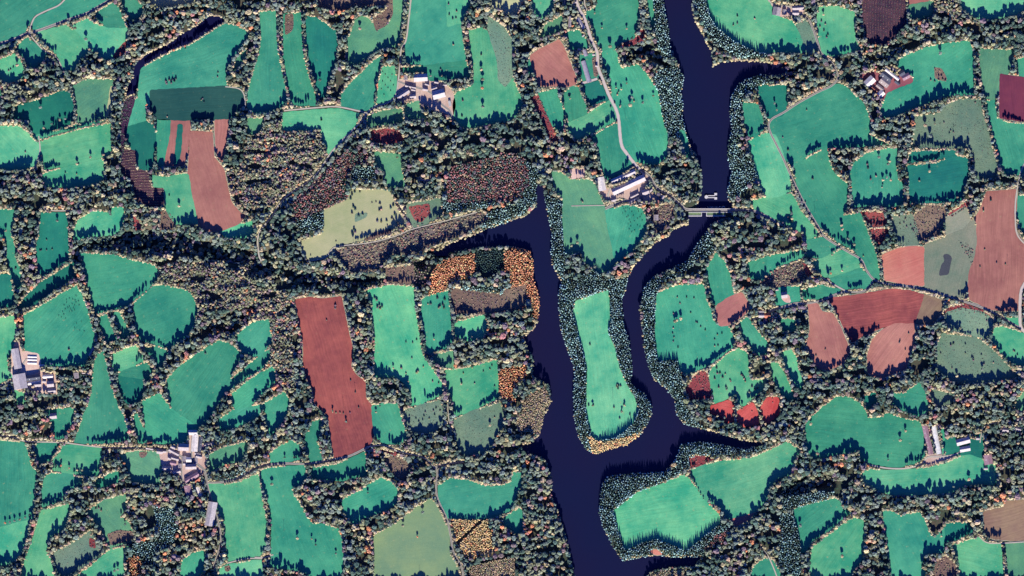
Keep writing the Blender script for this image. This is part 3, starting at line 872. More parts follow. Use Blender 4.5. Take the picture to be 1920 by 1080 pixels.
# ---------------------------------------------------------------- node helpers and materials
def new_mat(name):
    m = bpy.data.materials.new(name); m.use_nodes = True
    nt = m.node_tree
    return m, nt, nt.nodes["Principled BSDF"]
def N(nt, t, **kw):
    n = nt.nodes.new(t)
    for k, v in kw.items():
        if k in n.inputs: n.inputs[k].default_value = v
        else: setattr(n, k, v)
    return n
def mixrgb(nt, fac, a, b, blend='MIX'):
    n = nt.nodes.new("ShaderNodeMix"); n.data_type = 'RGBA'; n.blend_type = blend
    for sock, v in ((n.inputs[0], fac), (n.inputs[6], a), (n.inputs[7], b)):
        if hasattr(v, 'is_output'): nt.links.new(v, sock)
        else: sock.default_value = v if not isinstance(v, tuple) or len(v) == 4 else (*v, 1)
    return n.outputs[2]
def ramp(nt, src, lo, hi, a=0.0, b=1.0):
    n = N(nt, "ShaderNodeMapRange"); n.clamp = True
    nt.links.new(src, n.inputs[0])
    n.inputs[1].default_value = lo; n.inputs[2].default_value = hi
    n.inputs[3].default_value = a; n.inputs[4].default_value = b
    return n.outputs[0]
def noise(nt, vec, scale, detail=3.0, rough=0.6):
    n = N(nt, "ShaderNodeTexNoise", Scale=scale, Detail=detail, Roughness=rough)
    nt.links.new(vec, n.inputs["Vector"])
    return n.outputs["Fac"]
def math_(nt, op, a, b=0.0):
    n = nt.nodes.new("ShaderNodeMath"); n.operation = op
    for s, v in ((n.inputs[0], a), (n.inputs[1], b)):
        if hasattr(v, 'is_output'): nt.links.new(v, s)
        else: s.default_value = v
    return n.outputs[0]
def bump(nt, bs, h, strength, dist):
    n = N(nt, "ShaderNodeBump"); n.inputs["Strength"].default_value = strength; n.inputs["Distance"].default_value = dist
    nt.links.new(h, n.inputs["Height"]); nt.links.new(n.outputs[0], bs.inputs["Normal"])

def srgb(*c):
    return tuple(((v / 255 + 0.055) / 1.055) ** 2.4 if v > 10 else v / 255 / 12.92 for v in c)
EXPO = 1.52
def alb(r, g, b): return tuple(v / EXPO for v in srgb(r, g, b))

def field_material():
    m, nt, bs = new_mat("meadow_surface")
    pos = N(nt, "ShaderNodeNewGeometry").outputs["Position"]
    def attr(nm, out):
        a = N(nt, "ShaderNodeAttribute"); a.attribute_type = 'OBJECT'; a.attribute_name = nm
        return a.outputs[out]
    t1, t2 = attr("tint", "Color"), attr("tint2", "Color")
    ang, amp, grain = attr("row_angle", "Fac"), attr("row_amount", "Fac"), attr("grain", "Fac")
    big = noise(nt, pos, 0.012, 4, 0.6)
    mid = noise(nt, pos, 0.06, 4, 0.65)
    f = ramp(nt, math_(nt, 'ADD', math_(nt, 'MULTIPLY', big, 0.68), math_(nt, 'MULTIPLY', mid, 0.32)), 0.38, 0.66)
    col = mixrgb(nt, f, t1, t2)
    # tractor rows and drilling lines
    rot = N(nt, "ShaderNodeVectorRotate"); rot.rotation_type = 'Z_AXIS'
    nt.links.new(pos, rot.inputs[0]); nt.links.new(ang, rot.inputs["Angle"])
    warp = N(nt, "ShaderNodeVectorMath"); warp.operation = 'ADD'
    nw = N(nt, "ShaderNodeTexNoise", Scale=0.02, Detail=1.0)
    nt.links.new(pos, nw.inputs["Vector"])
    sc = N(nt, "ShaderNodeVectorMath"); sc.operation = 'SCALE'; sc.inputs[3].default_value = 12.0
    nt.links.new(nw.outputs["Color"], sc.inputs[0])
    nt.links.new(rot.outputs[0], warp.inputs[0]); nt.links.new(sc.outputs[0], warp.inputs[1])
    st = N(nt, "ShaderNodeVectorMath"); st.operation = 'MULTIPLY'; st.inputs[1].default_value = (0.012, 0.38, 0)
    nt.links.new(warp.outputs[0], st.inputs[0])
    rows = noise(nt, st.outputs[0], 1.0, 3, 0.7)
    rowf = math_(nt, 'MULTIPLY', math_(nt, 'SUBTRACT', ramp(nt, rows, 0.3, 0.7), 0.5), amp)
    fine = noise(nt, pos, 0.55, 3, 0.75)
    finef = math_(nt, 'MULTIPLY', math_(nt, 'SUBTRACT', ramp(nt, fine, 0.25, 0.75), 0.5), grain)
    v = math_(nt, 'ADD', math_(nt, 'ADD', rowf, finef), 1.0)
    out = N(nt, "ShaderNodeVectorMath"); out.operation = 'SCALE'
    nt.links.new(col, out.inputs[0]); nt.links.new(v, out.inputs[3])
    # scattered bare spots and thistle tufts
    sp = noise(nt, pos, 0.16, 2, 0.5)
    pale = attr("spots", "Fac")
    res = mixrgb(nt, math_(nt, 'MULTIPLY', ramp(nt, sp, 0.64, 0.76), pale), out.outputs[0], (0.30, 0.31, 0.14, 1))
    nt.links.new(res, bs.inputs["Base Color"])
    bs.inputs["Roughness"].default_value = 1.0
    bs.inputs["Specular IOR Level"].default_value = 0.08
    hh = math_(nt, 'ADD', fine, math_(nt, 'MULTIPLY', rows, amp))
    bump(nt, bs, hh, 0.5, 0.35)
    return m

def ground_material():
    m, nt, bs = new_mat("undergrowth_ground")
    pos = N(nt, "ShaderNodeNewGeometry").outputs["Position"]
    a = noise(nt, pos, 0.03, 5, 0.65); b = noise(nt, pos, 0.35, 4, 0.7)
    c = mixrgb(nt, ramp(nt, a, 0.42, 0.6), (0.045, 0.055, 0.035, 1), (0.085, 0.065, 0.045, 1))
    c = mixrgb(nt, ramp(nt, b, 0.5, 0.68), c, (0.045, 0.10, 0.055, 1))
    nt.links.new(c, bs.inputs["Base Color"]); bs.inputs["Roughness"].default_value = 1.0
    bs.inputs["Specular IOR Level"].default_value = 0.05
    bump(nt, bs, b, 0.8, 0.8)
    return m

def water_material():
    m, nt, bs = new_mat("reservoir_water")
    pos = N(nt, "ShaderNodeNewGeometry").outputs["Position"]
    a = noise(nt, pos, 0.004, 3, 0.5)
    c = mixrgb(nt, ramp(nt, a, 0.35, 0.65), (*alb(24, 30, 62), 1), (*alb(30, 28, 59), 1))
    nt.links.new(c, bs.inputs["Base Color"])
    bs.inputs["Roughness"].default_value = 0.25
    bs.inputs["IOR"].default_value = 1.33
    bump(nt, bs, noise(nt, pos, 0.25, 4, 0.6), 0.15, 0.2)
    return m

def crown_material(name, kind):
    m, nt, bs = new_mat(name)
    at = N(nt, "ShaderNodeAttribute"); at.attribute_type = kind; at.attribute_name = "tint"
    vc = N(nt, "ShaderNodeAttribute"); vc.attribute_type = 'GEOMETRY'; vc.attribute_name = "leaf"
    pos = N(nt, "ShaderNodeNewGeometry").outputs["Position"]
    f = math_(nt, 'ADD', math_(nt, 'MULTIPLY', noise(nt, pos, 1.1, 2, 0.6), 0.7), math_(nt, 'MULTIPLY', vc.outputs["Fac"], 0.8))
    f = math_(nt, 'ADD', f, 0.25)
    out = N(nt, "ShaderNodeVectorMath"); out.operation = 'SCALE'
    nt.links.new(at.outputs["Color"], out.inputs[0]); nt.links.new(f, out.inputs[3])
    nt.links.new(out.outputs[0], bs.inputs["Base Color"])
    bs.inputs["Roughness"].default_value = 0.9
    bs.inputs["Specular IOR Level"].default_value = 0.1
    return m

def plain(name, col, rough=0.85, var=0.25, scale=0.6, metal=0.0):
    m, nt, bs = new_mat(name)
    pos = N(nt, "ShaderNodeNewGeometry").outputs["Position"]
    a = noise(nt, pos, scale, 4, 0.65)
    lo = tuple(c * (1 - var) for c in col) + (1,); hi = tuple(min(1, c * (1 + var)) for c in col) + (1,)
    c = mixrgb(nt, ramp(nt, a, 0.3, 0.7), lo, hi)
    nt.links.new(c, bs.inputs["Base Color"]); bs.inputs["Roughness"].default_value = rough
    bs.inputs["Specular IOR Level"].default_value = 0.2
    bs.inputs["Metallic"].default_value = metal
    bump(nt, bs, a, 0.3, 0.1)
    return m

def roof_material(name, col, rough=0.7):
    """ribbed sheets or slates with weather streaks and odd replaced panels"""
    m, nt, bs = new_mat(name)
    tc = N(nt, "ShaderNodeTexCoord").outputs["Object"]
    pos = N(nt, "ShaderNodeNewGeometry").outputs["Position"]
    a = noise(nt, pos, 0.25, 4, 0.7)
    br = N(nt, "ShaderNodeTexBrick", Scale=0.5); br.inputs["Mortar Size"].default_value = 0.03
    br.inputs["Brick Width"].default_value = 1.0; br.inputs["Row Height"].default_value = 1.2
    br.inputs["Color1"].default_value = tuple(c * 0.86 for c in col) + (1,)
    br.inputs["Color2"].default_value = tuple(min(1, c * 1.12) for c in col) + (1,)
    br.inputs["Mortar"].default_value = tuple(c * 0.6 for c in col) + (1,)
    nt.links.new(tc, br.inputs["Vector"])
    c = mixrgb(nt, ramp(nt, a, 0.45, 0.75, 0.0, 0.45), br.outputs["Color"], tuple(c * 0.55 for c in col) + (1,))
    nt.links.new(c, bs.inputs["Base Color"]); bs.inputs["Roughness"].default_value = rough
    bs.inputs["Specular IOR Level"].default_value = 0.15
    return m

M_FIELD = field_material()
M_GROUND = ground_material()
M_WATER = water_material()
M_CROWN_I = crown_material("foliage_scattered", 'INSTANCER')
M_CROWN_O = crown_material("foliage", 'OBJECT')
M_BARK = plain("bark", (0.09, 0.07, 0.055))
M_WALL = plain("rendered_stone_wall", (0.42, 0.37, 0.33))
M_BLOCK = plain("concrete_block_wall", (0.35, 0.34, 0.33))
M_CONC = plain("pale_concrete", (0.5, 0.47, 0.42))
M_DOOR = plain("painted_door", (0.12, 0.09, 0.07))
M_GLASS = plain("window_glass", (0.03, 0.035, 0.045), 0.15)
M_HIDE = plain("cattle_hide", (0.025, 0.022, 0.022))
M_WOOD = plain("weathered_timber", (0.2, 0.16, 0.12))
ROOFM = {
    'h': roof_material("grey_slate_roof", (0.33, 0.28, 0.27)),
    'b': roof_material("pale_fibre_cement_roof", (0.44, 0.39, 0.37)),
    'w': roof_material("white_sheet_roof", (0.66, 0.59, 0.52)),
    'd': roof_material("dark_slate_roof", (0.075, 0.08, 0.10)),
    'p': roof_material("tan_sheet_roof", (0.30, 0.24, 0.21)),
    'k': roof_material("pink_grey_sheet_roof", (0.30, 0.18, 0.20)),
    'r': roof_material("red_tile_roof", (0.36, 0.12, 0.07)),
    'g': roof_material("white_plastic_cover", (0.62, 0.60, 0.55)),
    't': roof_material("violet_grey_plastic_cover", (0.28, 0.26, 0.30)),
    'f': roof_material("flat_pale_roof", (0.42, 0.40, 0.36)),
}
def road_material(name, mid, edge):
    m, nt, bs = new_mat(name)
    uv = N(nt, "ShaderNodeAttribute"); uv.attribute_type = 'GEOMETRY'; uv.attribute_name = "across"
    pos = N(nt, "ShaderNodeNewGeometry").outputs["Position"]
    n = noise(nt, pos, 0.35, 3, 0.7)
    e = math_(nt, 'ABSOLUTE', uv.outputs["Fac"])
    e = math_(nt, 'ADD', e, math_(nt, 'MULTIPLY', math_(nt, 'SUBTRACT', n, 0.5), 0.7))
    c = mixrgb(nt, ramp(nt, e, 0.42, 0.62), mid + (1,), edge + (1,))
    c = mixrgb(nt, ramp(nt, e, 0.92, 1.15), c, (0.07, 0.17, 0.09, 1))
    nt.links.new(c, bs.inputs["Base Color"]); bs.inputs["Roughness"].default_value = 0.95
    return m
M_ROAD = road_material("lane_asphalt", (0.16, 0.145, 0.125), (0.36, 0.32, 0.25))
M_PALE = road_material("pale_stone_lane", (0.46, 0.38, 0.32), (0.40, 0.35, 0.28))
M_TRACK = road_material("farm_track_gravel", (0.40, 0.34, 0.28), (0.30, 0.29, 0.20))

# ---------------------------------------------------------------- object helpers
def put(name, me, mats, parent=None, label=None, cat=None, group=None, kind=None):
    o = bpy.data.objects.new(name, me)
    root_col.objects.link(o)
    if mats is not None and not me.materials:
        for m in (mats if isinstance(mats, (list, tuple)) else [mats]): me.materials.append(m)
    if parent: o.parent = parent
    if label: o["label"] = label
    if cat: o["category"] = cat
    if group: o["group"] = group
    if kind: o["kind"] = kind
    return o
def mesh_from(name, verts, faces, smooth=False):
    me = bpy.data.meshes.new(name)
    me.from_pydata([tuple(v) for v in verts], [], faces)
    me.update()
    if smooth: me.polygons.foreach_set("use_smooth", [True] * len(me.polygons))
    return me
def empty(name, loc, rz=0.0, sc=(1, 1, 1)):
    o = bpy.data.objects.new(name, None); root_col.objects.link(o)
    o.location = loc; o.rotation_euler = (0, 0, rz); o.scale = sc
    o.empty_display_size = 1.0
    return o

# ---------------------------------------------------------------- terrain, countryside, water
def build_terrain():
    st = 3
    ys = np.arange(0, NY, st); xs = np.arange(0, NX, st)
    hz = blur(hgt.astype(np.float64), 1)[np.ix_(ys, xs)]
    hz = np.where(water[np.ix_(ys, xs)], np.minimum(hz, -6.5), hz)
    nz = rng.normal(0, 0.06, hz.shape)
    ok = (infld[np.ix_(ys, xs)] > 2)
    hz = hz + np.where(ok, nz * 3, 0) - 0.02
    gx, gy = np.meshgrid(xs + X0 + 0.5, ys + Y0 + 0.5)
    co = np.stack([gx - 960.0, 540.0 - gy, hz], -1).reshape(-1, 3)
    ny, nx = hz.shape
    idx = np.arange(ny * nx).reshape(ny, nx)
    q = np.stack([idx[:-1, :-1], idx[1:, :-1], idx[1:, 1:], idx[:-1, 1:]], -1).reshape(-1, 4)
    me = bpy.data.meshes.new("ground")
    me.vertices.add(len(co)); me.vertices.foreach_set("co", co.ravel())
    me.loops.add(q.size); me.loops.foreach_set("vertex_index", q.ravel())
    me.polygons.add(len(q)); me.polygons.foreach_set("loop_start", np.arange(0, q.size, 4))
    me.polygons.foreach_set("loop_total", np.full(len(q), 4))
    me.update(calc_edges=True)
    put("ground", me, M_GROUND, kind="structure")
    return co[:, 0].min(), co[:, 0].max(), co[:, 1].min(), co[:, 1].max()
gx0, gx1, gy0, gy1 = build_terrain()

def countryside():
    m, nt, bs = new_mat("far_patchwork")
    pos = N(nt, "ShaderNodeNewGeometry").outputs["Position"]
    v = N(nt, "ShaderNodeTexVoronoi", Scale=0.009); nt.links.new(pos, v.inputs["Vector"])
    sp = N(nt, "ShaderNodeSeparateColor"); nt.links.new(v.outputs["Color"], sp.inputs[0])
    cr = N(nt, "ShaderNodeValToRGB"); nt.links.new(sp.outputs[0], cr.inputs[0])
    cr.color_ramp.interpolation = 'CONSTANT'
    cr.color_ramp.elements[0].color = (*alb(52, 158, 118), 1)
    for p_, c_ in ((0.3, alb(70, 190, 130)), (0.55, alb(40, 130, 105)), (0.75, (0.05, 0.06, 0.04)), (0.9, alb(180, 110, 105))):
        e = cr.color_ramp.elements.new(p_); e.color = (*c_, 1)
    e = N(nt, "ShaderNodeTexVoronoi", Scale=0.009); e.feature = 'DISTANCE_TO_EDGE'; nt.links.new(pos, e.inputs["Vector"])
    c = mixrgb(nt, ramp(nt, e.outputs["Distance"], 0.05, 0.07), (0.05, 0.06, 0.04, 1), cr.outputs[0])
    nt.links.new(c, bs.inputs["Base Color"]); bs.inputs["Roughness"].default_value = 1
    F = 20000.0
    v = [(-F, -F), (F, -F), (F, F), (-F, F), (gx0, gy0), (gx1, gy0), (gx1, gy1), (gx0, gy1)]
    me = mesh_from("countryside", [(a, b, -0.05) for a, b in v], [(0, 1, 5, 4), (1, 2, 6, 5), (2, 3, 7, 6), (3, 0, 4, 7)])
    put("countryside", me, m, kind="structure")
countryside()
def water_sheet():
    """flat sheet under the banks, kept out of the dry gorges: runs of cells within 6 m of the open water"""
    m = dwat <= 6.0
    vs, fs = [], []
    st = 3
    for r in range(0, NY - st, st):
        row = m[r:r + st].any(0)
        e = np.flatnonzero(np.diff(np.concatenate(([0], row.astype(np.int8), [0]))))
        for a, b in zip(e[::2], e[1::2]):
            k = len(vs); xa, xb, ya, yb = a + X0 - 960, b + X0 - 960, 540 - (r + Y0), 540 - (r + st + Y0)
            vs += [(xa, yb, -5.2), (xb, yb, -5.2), (xb, ya, -5.2), (xa, ya, -5.2)]
            fs.append((k, k + 1, k + 2, k + 3))
    put("water", mesh_from("water", vs, fs), M_WATER, kind="structure")
water_sheet()

# ---------------------------------------------------------------- fields and yards
KIND = {  # two tones, row amount, grain, pale spots, name
    'g': ((52, 146, 116), (90, 180, 134), .24, .34, .35, "meadow"),
    'b': ((64, 170, 126), (134, 212, 148), .22, .34, .50, "meadow"),
    'd': ((32, 116, 102), (50, 144, 114), .18, .28, .15, "meadow"),
    'o': ((82, 146, 114), (118, 178, 124), .24, .40, .35, "pasture"),
    'v': ((124, 160, 118), (150, 176, 120), .12, .24, .45, "pasture"),
    'w': ((108, 142, 118), (142, 164, 130), .14, .70, .30, "rough_pasture"),
    'p': ((182, 190, 134), (214, 208, 156), .08, .12, .10, "pasture"),
    'P': ((126, 144, 120), (168, 164, 138), .14, .50, .25, "pasture"),
    'z': ((42, 92, 86), (58, 106, 94), .40, .20, .10, "seedbed"),
    's': ((172, 112, 102), (206, 142, 122), .30, .20, .20, "ploughed_field"),
    'S': ((138, 74, 74), (190, 106, 92), .50, .18, .12, "ploughed_field"),
    'M': ((112, 54, 78), (138, 66, 84), .20, .12, .03, "ploughed_field"),
    'T': ((116, 62, 70), (144, 78, 78), .30, .12, .00, "damp_soil"),
    'm': ((152, 122, 104), (182, 156, 118), .26, .20, .10, "stubble_field"),
    'k': ((216, 124, 110), (232, 154, 130), .24, .20, .15, "ploughed_field"),
    'r': ((140, 66, 72), (184, 96, 90), .05, .65, .10, "bracken_ground"),
    'R': ((206, 80, 78), (236, 120, 106), .40, .60, .10, "bracken_ground"),
    'q': ((104, 104, 94), (138, 116, 108), .05, .75, .30, "scrub_ground"),
    'u': ((124, 98, 92), (150, 128, 104), .10, .70, .20, "scrub_ground"),
    'U': ((84, 88, 94), (98, 100, 102), .00, .45, .00, "damp_ground"),
    'L': ((66, 50, 66), (116, 82, 86), .60, .60, .10, "logged_ground"),
    'C': ((50, 34, 66), (88, 58, 82), .10, .80, .00, "scrub_ground"),
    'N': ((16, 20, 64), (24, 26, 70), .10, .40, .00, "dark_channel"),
    'V': ((146, 84, 92), (178, 112, 108), .15, .30, .10, "farm_yard"),
    'Y': ((214, 172, 152), (246, 216, 194), .05, .55, .20, "farm_yard"),
}
def organic(p, seed, wob=0.7):
    rr = random.Random(seed)
    q = []
    n = len(p)
    for i in range(n):                              # soften every corner a little
        a, b, c = p[i - 1], p[i], p[(i + 1) % n]
        for o in (a, c):
            L = math.hypot(o[0] - b[0], o[1] - b[1]) or 1
            t = min(2.6, L / 3) / L
            q.append((b[0] + (o[0] - b[0]) * t, b[1] + (o[1] - b[1]) * t))
    out = []
    n = len(q)
    for i in range(n):
        a, b = q[i], q[(i + 1) % n]
        L = math.hypot(b[0] - a[0], b[1] - a[1]); m = max(1, int(L / 5))
        out.append(a)
        for j in range(1, m):
            t = j / m
            out.append((a[0] + (b[0] - a[0]) * t + rr.uniform(-wob, wob), a[1] + (b[1] - a[1]) * t + rr.uniform(-wob, wob)))
    return out
def sheet(name, p, z, grow=0.0):
    q = [(wx(a), wy(b)) for a, b in p]
    area = sum(q[i - 1][0] * q[i][1] - q[i][0] * q[i - 1][1] for i in range(len(q)))
    if area < 0: q.reverse()
    if grow:
        g = []
        for i in range(len(q)):
            a, b = q[i - 1], q[(i + 1) % len(q)]
            dx, dy = b[0] - a[0], b[1] - a[1]; L = math.hypot(dx, dy) or 1
            g.append((q[i][0] + dy / L * grow, q[i][1] - dx / L * grow))
        q = g
    vs = [Vector((a, b, 0)) for a, b in q]
    tris = tessellate_polygon([vs])
    me = bpy.data.meshes.new(name)
    faces = []
    for t in tris:
        a, b, c = (vs[i] for i in t)
        faces.append(tuple(t) if (b - a).cross(c - a).z > 0 else tuple(reversed(t)))
    me.from_pydata([(v.x, v.y, z) for v in vs], [], faces); me.update()
    return me
def longest_angle(p):
    P = np.array(p); P = P - P.mean(0)
    u, s, vt = np.linalg.svd(P, full_matrices=False)
    return math.atan2(-vt[0][1], vt[0][0])
LAND = []
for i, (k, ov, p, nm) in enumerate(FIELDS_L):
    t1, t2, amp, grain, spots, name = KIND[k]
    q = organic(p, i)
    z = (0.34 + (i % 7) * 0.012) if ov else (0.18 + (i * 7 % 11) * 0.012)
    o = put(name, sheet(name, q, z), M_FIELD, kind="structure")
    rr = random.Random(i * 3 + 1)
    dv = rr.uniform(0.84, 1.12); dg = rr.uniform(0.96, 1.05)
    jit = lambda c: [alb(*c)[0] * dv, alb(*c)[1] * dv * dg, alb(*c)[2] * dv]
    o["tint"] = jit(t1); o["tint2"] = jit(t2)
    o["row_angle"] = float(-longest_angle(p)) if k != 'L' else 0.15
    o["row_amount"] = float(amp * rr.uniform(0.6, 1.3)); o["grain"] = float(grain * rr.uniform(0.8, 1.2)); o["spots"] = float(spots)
    if k in 'sSkmM' and not ov:      # unploughed pale grass margin round the tilled land
        g = put("grass_margin", sheet("grass_margin", q, 0.10, 1.1), M_FIELD, kind="structure")
        g["tint"] = list(alb(205, 200, 170)); g["tint2"] = list(alb(170, 178, 140))
        g["row_angle"] = 0.0; g["row_amount"] = 0.0; g["grain"] = 0.5; g["spots"] = 0.0
    if nm: LAND.append((nm, np.array(p), i))

# ---------------------------------------------------------------- lanes and tracks
def ribbon(name, p, w, z, mat):
    L = smooth_line(p, 3.0)
    vs, fs, ac = [], [], []
    for i, (x, y) in enumerate(L):
        a = L[max(i - 1, 0)]; b = L[min(i + 1, len(L) - 1)]
        dx, dy = wx(b[0]) - wx(a[0]), wy(b[1]) - wy(a[1]); l = math.hypot(dx, dy) or 1
        nx, ny = -dy / l, dx / l
        ww = w / 2 * (1 + 0.06 * math.sin(i * 1.7))
        for t in (-1, -0.5, 0, 0.5, 1):
            vs.append((wx(x) + nx * ww * t, wy(y) + ny * ww * t, z)); ac.append(t)
        if i:
            k = (i - 1) * 5
            for j in range(4): fs.append((k + j, k + 5 + j, k + 6 + j, k + 1 + j)[::-1])
    me = mesh_from(name, vs, fs)
    at = me.attributes.new("across", 'FLOAT', 'POINT'); at.data.foreach_set("value", ac)
    return put(name, me, mat, kind="structure")
for i, (w, p) in enumerate(ROADS):
    ribbon("lane" if w >= 3.4 else "farm_track", p, w, 0.46 + i * 0.007, M_PALE if w >= 5.5 or i == 11 else M_ROAD if w >= 3.4 else M_TRACK)

# ---------------------------------------------------------------- tree and bush meshes (unit crown radius)
def lobed(seed, lobes, squash, leaf_n, base_z, flat=0.0):
    rr = random.Random(seed)
    bm = bmesh.new()
    lay = bm.verts.layers.float.new("leaf")
    cs = [(0, 0, base_z, 0.66)]
    for i in range(lobes):
        a = i * 2.399 + rr.uniform(-.3, .3); d = rr.uniform(0.38, 0.62)
        cs.append((math.cos(a) * d, math.sin(a) * d, base_z + rr.uniform(-0.38, 0.42) * squash, rr.uniform(0.30, 0.46)))
    for cx, cy, cz, cr in cs:
        mt = Matrix.Translation((cx, cy, cz)) @ Matrix.Diagonal((cr, cr, cr * squash, 1))
        g = bmesh.ops.create_icosphere(bm, subdivisions=2 if cr < 0.5 else 3, radius=1.0, matrix=mt)
        t = rr.uniform(0.2, 0.8)
        c = Vector((cx, cy, cz))
        for v in g['verts']:
            v.co = c + (v.co - c) * rr.uniform(0.74, 1.2); v[lay] = t + rr.uniform(-.2, .2)
    for i in range(leaf_n):                        # loose sprays standing off the crown
        cx, cy, cz, cr = rr.choice(cs)
        th = rr.uniform(0, 6.283); u = rr.uniform(-0.3, 1.0)
        n = Vector((math.cos(th) * math.sqrt(1 - u * u), math.sin(th) * math.sqrt(1 - u * u), u))
        c = Vector((cx, cy, cz)) + Vector((n.x, n.y, n.z * squash)) * cr * rr.uniform(1.0, 1.16)
        s = rr.uniform(0.05, 0.12)
        t1 = n.orthogonal().normalized(); t2 = n.cross(t1)
        t1 = (t1 + n * rr.uniform(-.8, .8)).normalized()
        vs = [bm.verts.new(c + t1 * s * a + t2 * s * b) for a, b in ((-1, -.7), (1, -.7), (.6, .9), (-.7, .8))]
        f = bm.faces.new(vs); t = rr.uniform(0.1, 1.0)
        for v in vs: v[lay] = t
    me = bpy.data.meshes.new("crown"); bm.to_mesh(me); bm.free()
    return me
def spire(seed, tiers=6, hh=3.6):
    rr = random.Random(seed)
    bm = bmesh.new(); lay = bm.verts.layers.float.new("leaf")
    for k in range(tiers):
        f = k / tiers
        z0 = 0.7 + f * (hh - 0.7); r = (1 - f) ** 0.75 * 1.0; z1 = z0 + (hh - 0.7) / tiers * 1.9
        n = 13
        ring = []
        for i in range(n):
            a = i / n * 6.283 + k; q = r * (rr.uniform(0.9, 1.1) if i % 2 else rr.uniform(0.62, 0.78))
            v = bm.verts.new((math.cos(a) * q, math.sin(a) * q, z0 + rr.uniform(-.08, .08) - (0.1 if i % 2 else 0)))
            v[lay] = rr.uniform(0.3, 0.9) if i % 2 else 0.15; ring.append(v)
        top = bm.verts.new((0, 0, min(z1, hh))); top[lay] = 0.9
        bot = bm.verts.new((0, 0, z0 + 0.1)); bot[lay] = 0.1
        for i in range(n):
            bm.faces.new((ring[i], ring[(i + 1) % n], top)); bm.faces.new((ring[(i + 1) % n], ring[i], bot))
    me = bpy.data.meshes.new("crown"); bm.to_mesh(me); bm.free()
    return me
def trunk_mesh(h, r=0.13, seed=0):
    rr = random.Random(seed)
    bm = bmesh.new()
    def limb(a, b, ra, rb, n=6):
        a, b = Vector(a), Vector(b); d = (b - a).normalized(); t1 = d.orthogonal().normalized(); t2 = d.cross(t1)
        rings = []
        for p, q in ((a, ra), ((a + b) / 2, (ra + rb) / 2), (b, rb)):
            rings.append([bm.verts.new(p + (t1 * math.cos(i / n * 6.283) + t2 * math.sin(i / n * 6.283)) * q) for i in range(n)])
        for r0, r1 in zip(rings, rings[1:]):
            for i in range(n): bm.faces.new((r0[i], r0[(i + 1) % n], r1[(i + 1) % n], r1[i]))
    limb((0, 0, -0.3), (0, 0, h), r, r * 0.45)
    for i in range(4):
        a = i * 1.7 + rr.uniform(0, .5)
        limb((0, 0, h * 0.6 + i * 0.05), (math.cos(a) * 0.45, math.sin(a) * 0.45, h * 0.6 + 0.55), r * 0.4, r * 0.15, 4)
    me = bpy.data.meshes.new("trunk"); bm.to_mesh(me); bm.free()
    return me
CROWNS = [lobed(1, 9, 0.95, 120, 1.62), lobed(2, 8, 1.1, 130, 1.55), lobed(3, 11, 0.85, 150, 1.68), lobed(4, 7, 1.0, 110, 1.6)]
SPIRES = [spire(5), spire(6, 7)]
BUSH = [lobed(7, 6, 0.8, 80, 0.55), lobed(8, 8, 0.7, 90, 0.5)]
TRUNK = trunk_mesh(1.5); TRUNK_S = trunk_mesh(1.6, 0.09, 3); TRUNK_B = trunk_mesh(0.45, 0.08, 4)
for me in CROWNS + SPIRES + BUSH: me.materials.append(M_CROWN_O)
for me in (TRUNK, TRUNK_S, TRUNK_B): me.materials.append(M_BARK)
PROTO = [(m, TRUNK) for m in CROWNS] + [(m, TRUNK_S) for m in SPIRES] + [(m, TRUNK_B) for m in BUSH]

# tree kinds: r range, spacing factor, height per radius + base, prototypes, palette (colour, word, weight)
CREAM = ((.40, .34, .195), "cream-green"); OLIVE = ((.20, .21, .125), "olive"); GREY = ((.155, .19, .145), "grey-green")
DARK = ((.075, .12, .09), "dark green"); TAN = ((.36, .27, .17), "tan"); ORANGE = ((.46, .20, .10), "orange")
MAUVE = ((.16, .12, .125), "mauve-brown"); TEAL = ((.27, .40, .36), "teal"); RUSSET = ((.30, .14, .12), "russet")
GOLD = ((.56, .42, .20), "golden"); AMBER = ((.56, .28, .14), "amber"); BLACKG = ((.03, .06, .06), "blackish")
TK = {
    'm': (2.2, 5.6, 1.22, 1.25, 6.2, (0, 1, 2, 3), [(CREAM, 8), (OLIVE, 22), (GREY, 28), (DARK, 30), (TAN, 5), (ORANGE, 2), (MAUVE, 9)]),
    'c': (1.4, 2.5, 1.45, 1.2, 8.0, (4, 5), [(TEAL, 62), (GREY, 8), (DARK, 30)]),
    'f': (1.6, 3.4, 1.22, 1.4, 4.8, (0, 1, 2, 3), [(OLIVE, 40), (CREAM, 14), (TAN, 12), (MAUVE, 20), (GREY, 20), (ORANGE, 2)]),
    'n': (1.3, 2.5, 1.35, 1.4, 5.0, (0, 1, 4), [(RUSSET, 34), (MAUVE, 26), (TAN, 12), (DARK, 14), (GREY, 14)]),
    'l': (1.2, 2.3, 1.50, 1.4, 5.0, (0, 1), [(AMBER, 60), (GOLD, 14), (ORANGE, 20)]),
    'y': (1.5, 2.2, 1.42, 1.4, 4.6, (0, 1), [(GOLD, 70), (CREAM, 16), (AMBER, 14)]),
    'a': (1.2, 2.0, 1.30, 1.4, 3.5, (0, 1), [(TAN, 50), (CREAM, 30), (OLIVE, 14), (MAUVE, 10)]),
    'o': (2.4, 5.0, 1.5, 1.4, 5.5, (0, 1, 2, 3), [(TAN, 30), (ORANGE, 18), (CREAM, 26), (OLIVE, 20)]),
    's': (1.2, 2.2, 2.60, 1.2, 1.5, (6, 7), [(MAUVE, 30), (RUSSET, 20), (OLIVE, 20)]),
    'D': (1.5, 2.2, 1.40, 1.0, 4.0, (4, 5), [(BLACKG, 80), (DARK, 20)]),
}
blocked = np.zeros((NY, NX), bool)
blocked |= ~veg
for x, y, r in TREES: stamp(blocked, x, y, r * 1.2)
blocked |= (wood == 'x')
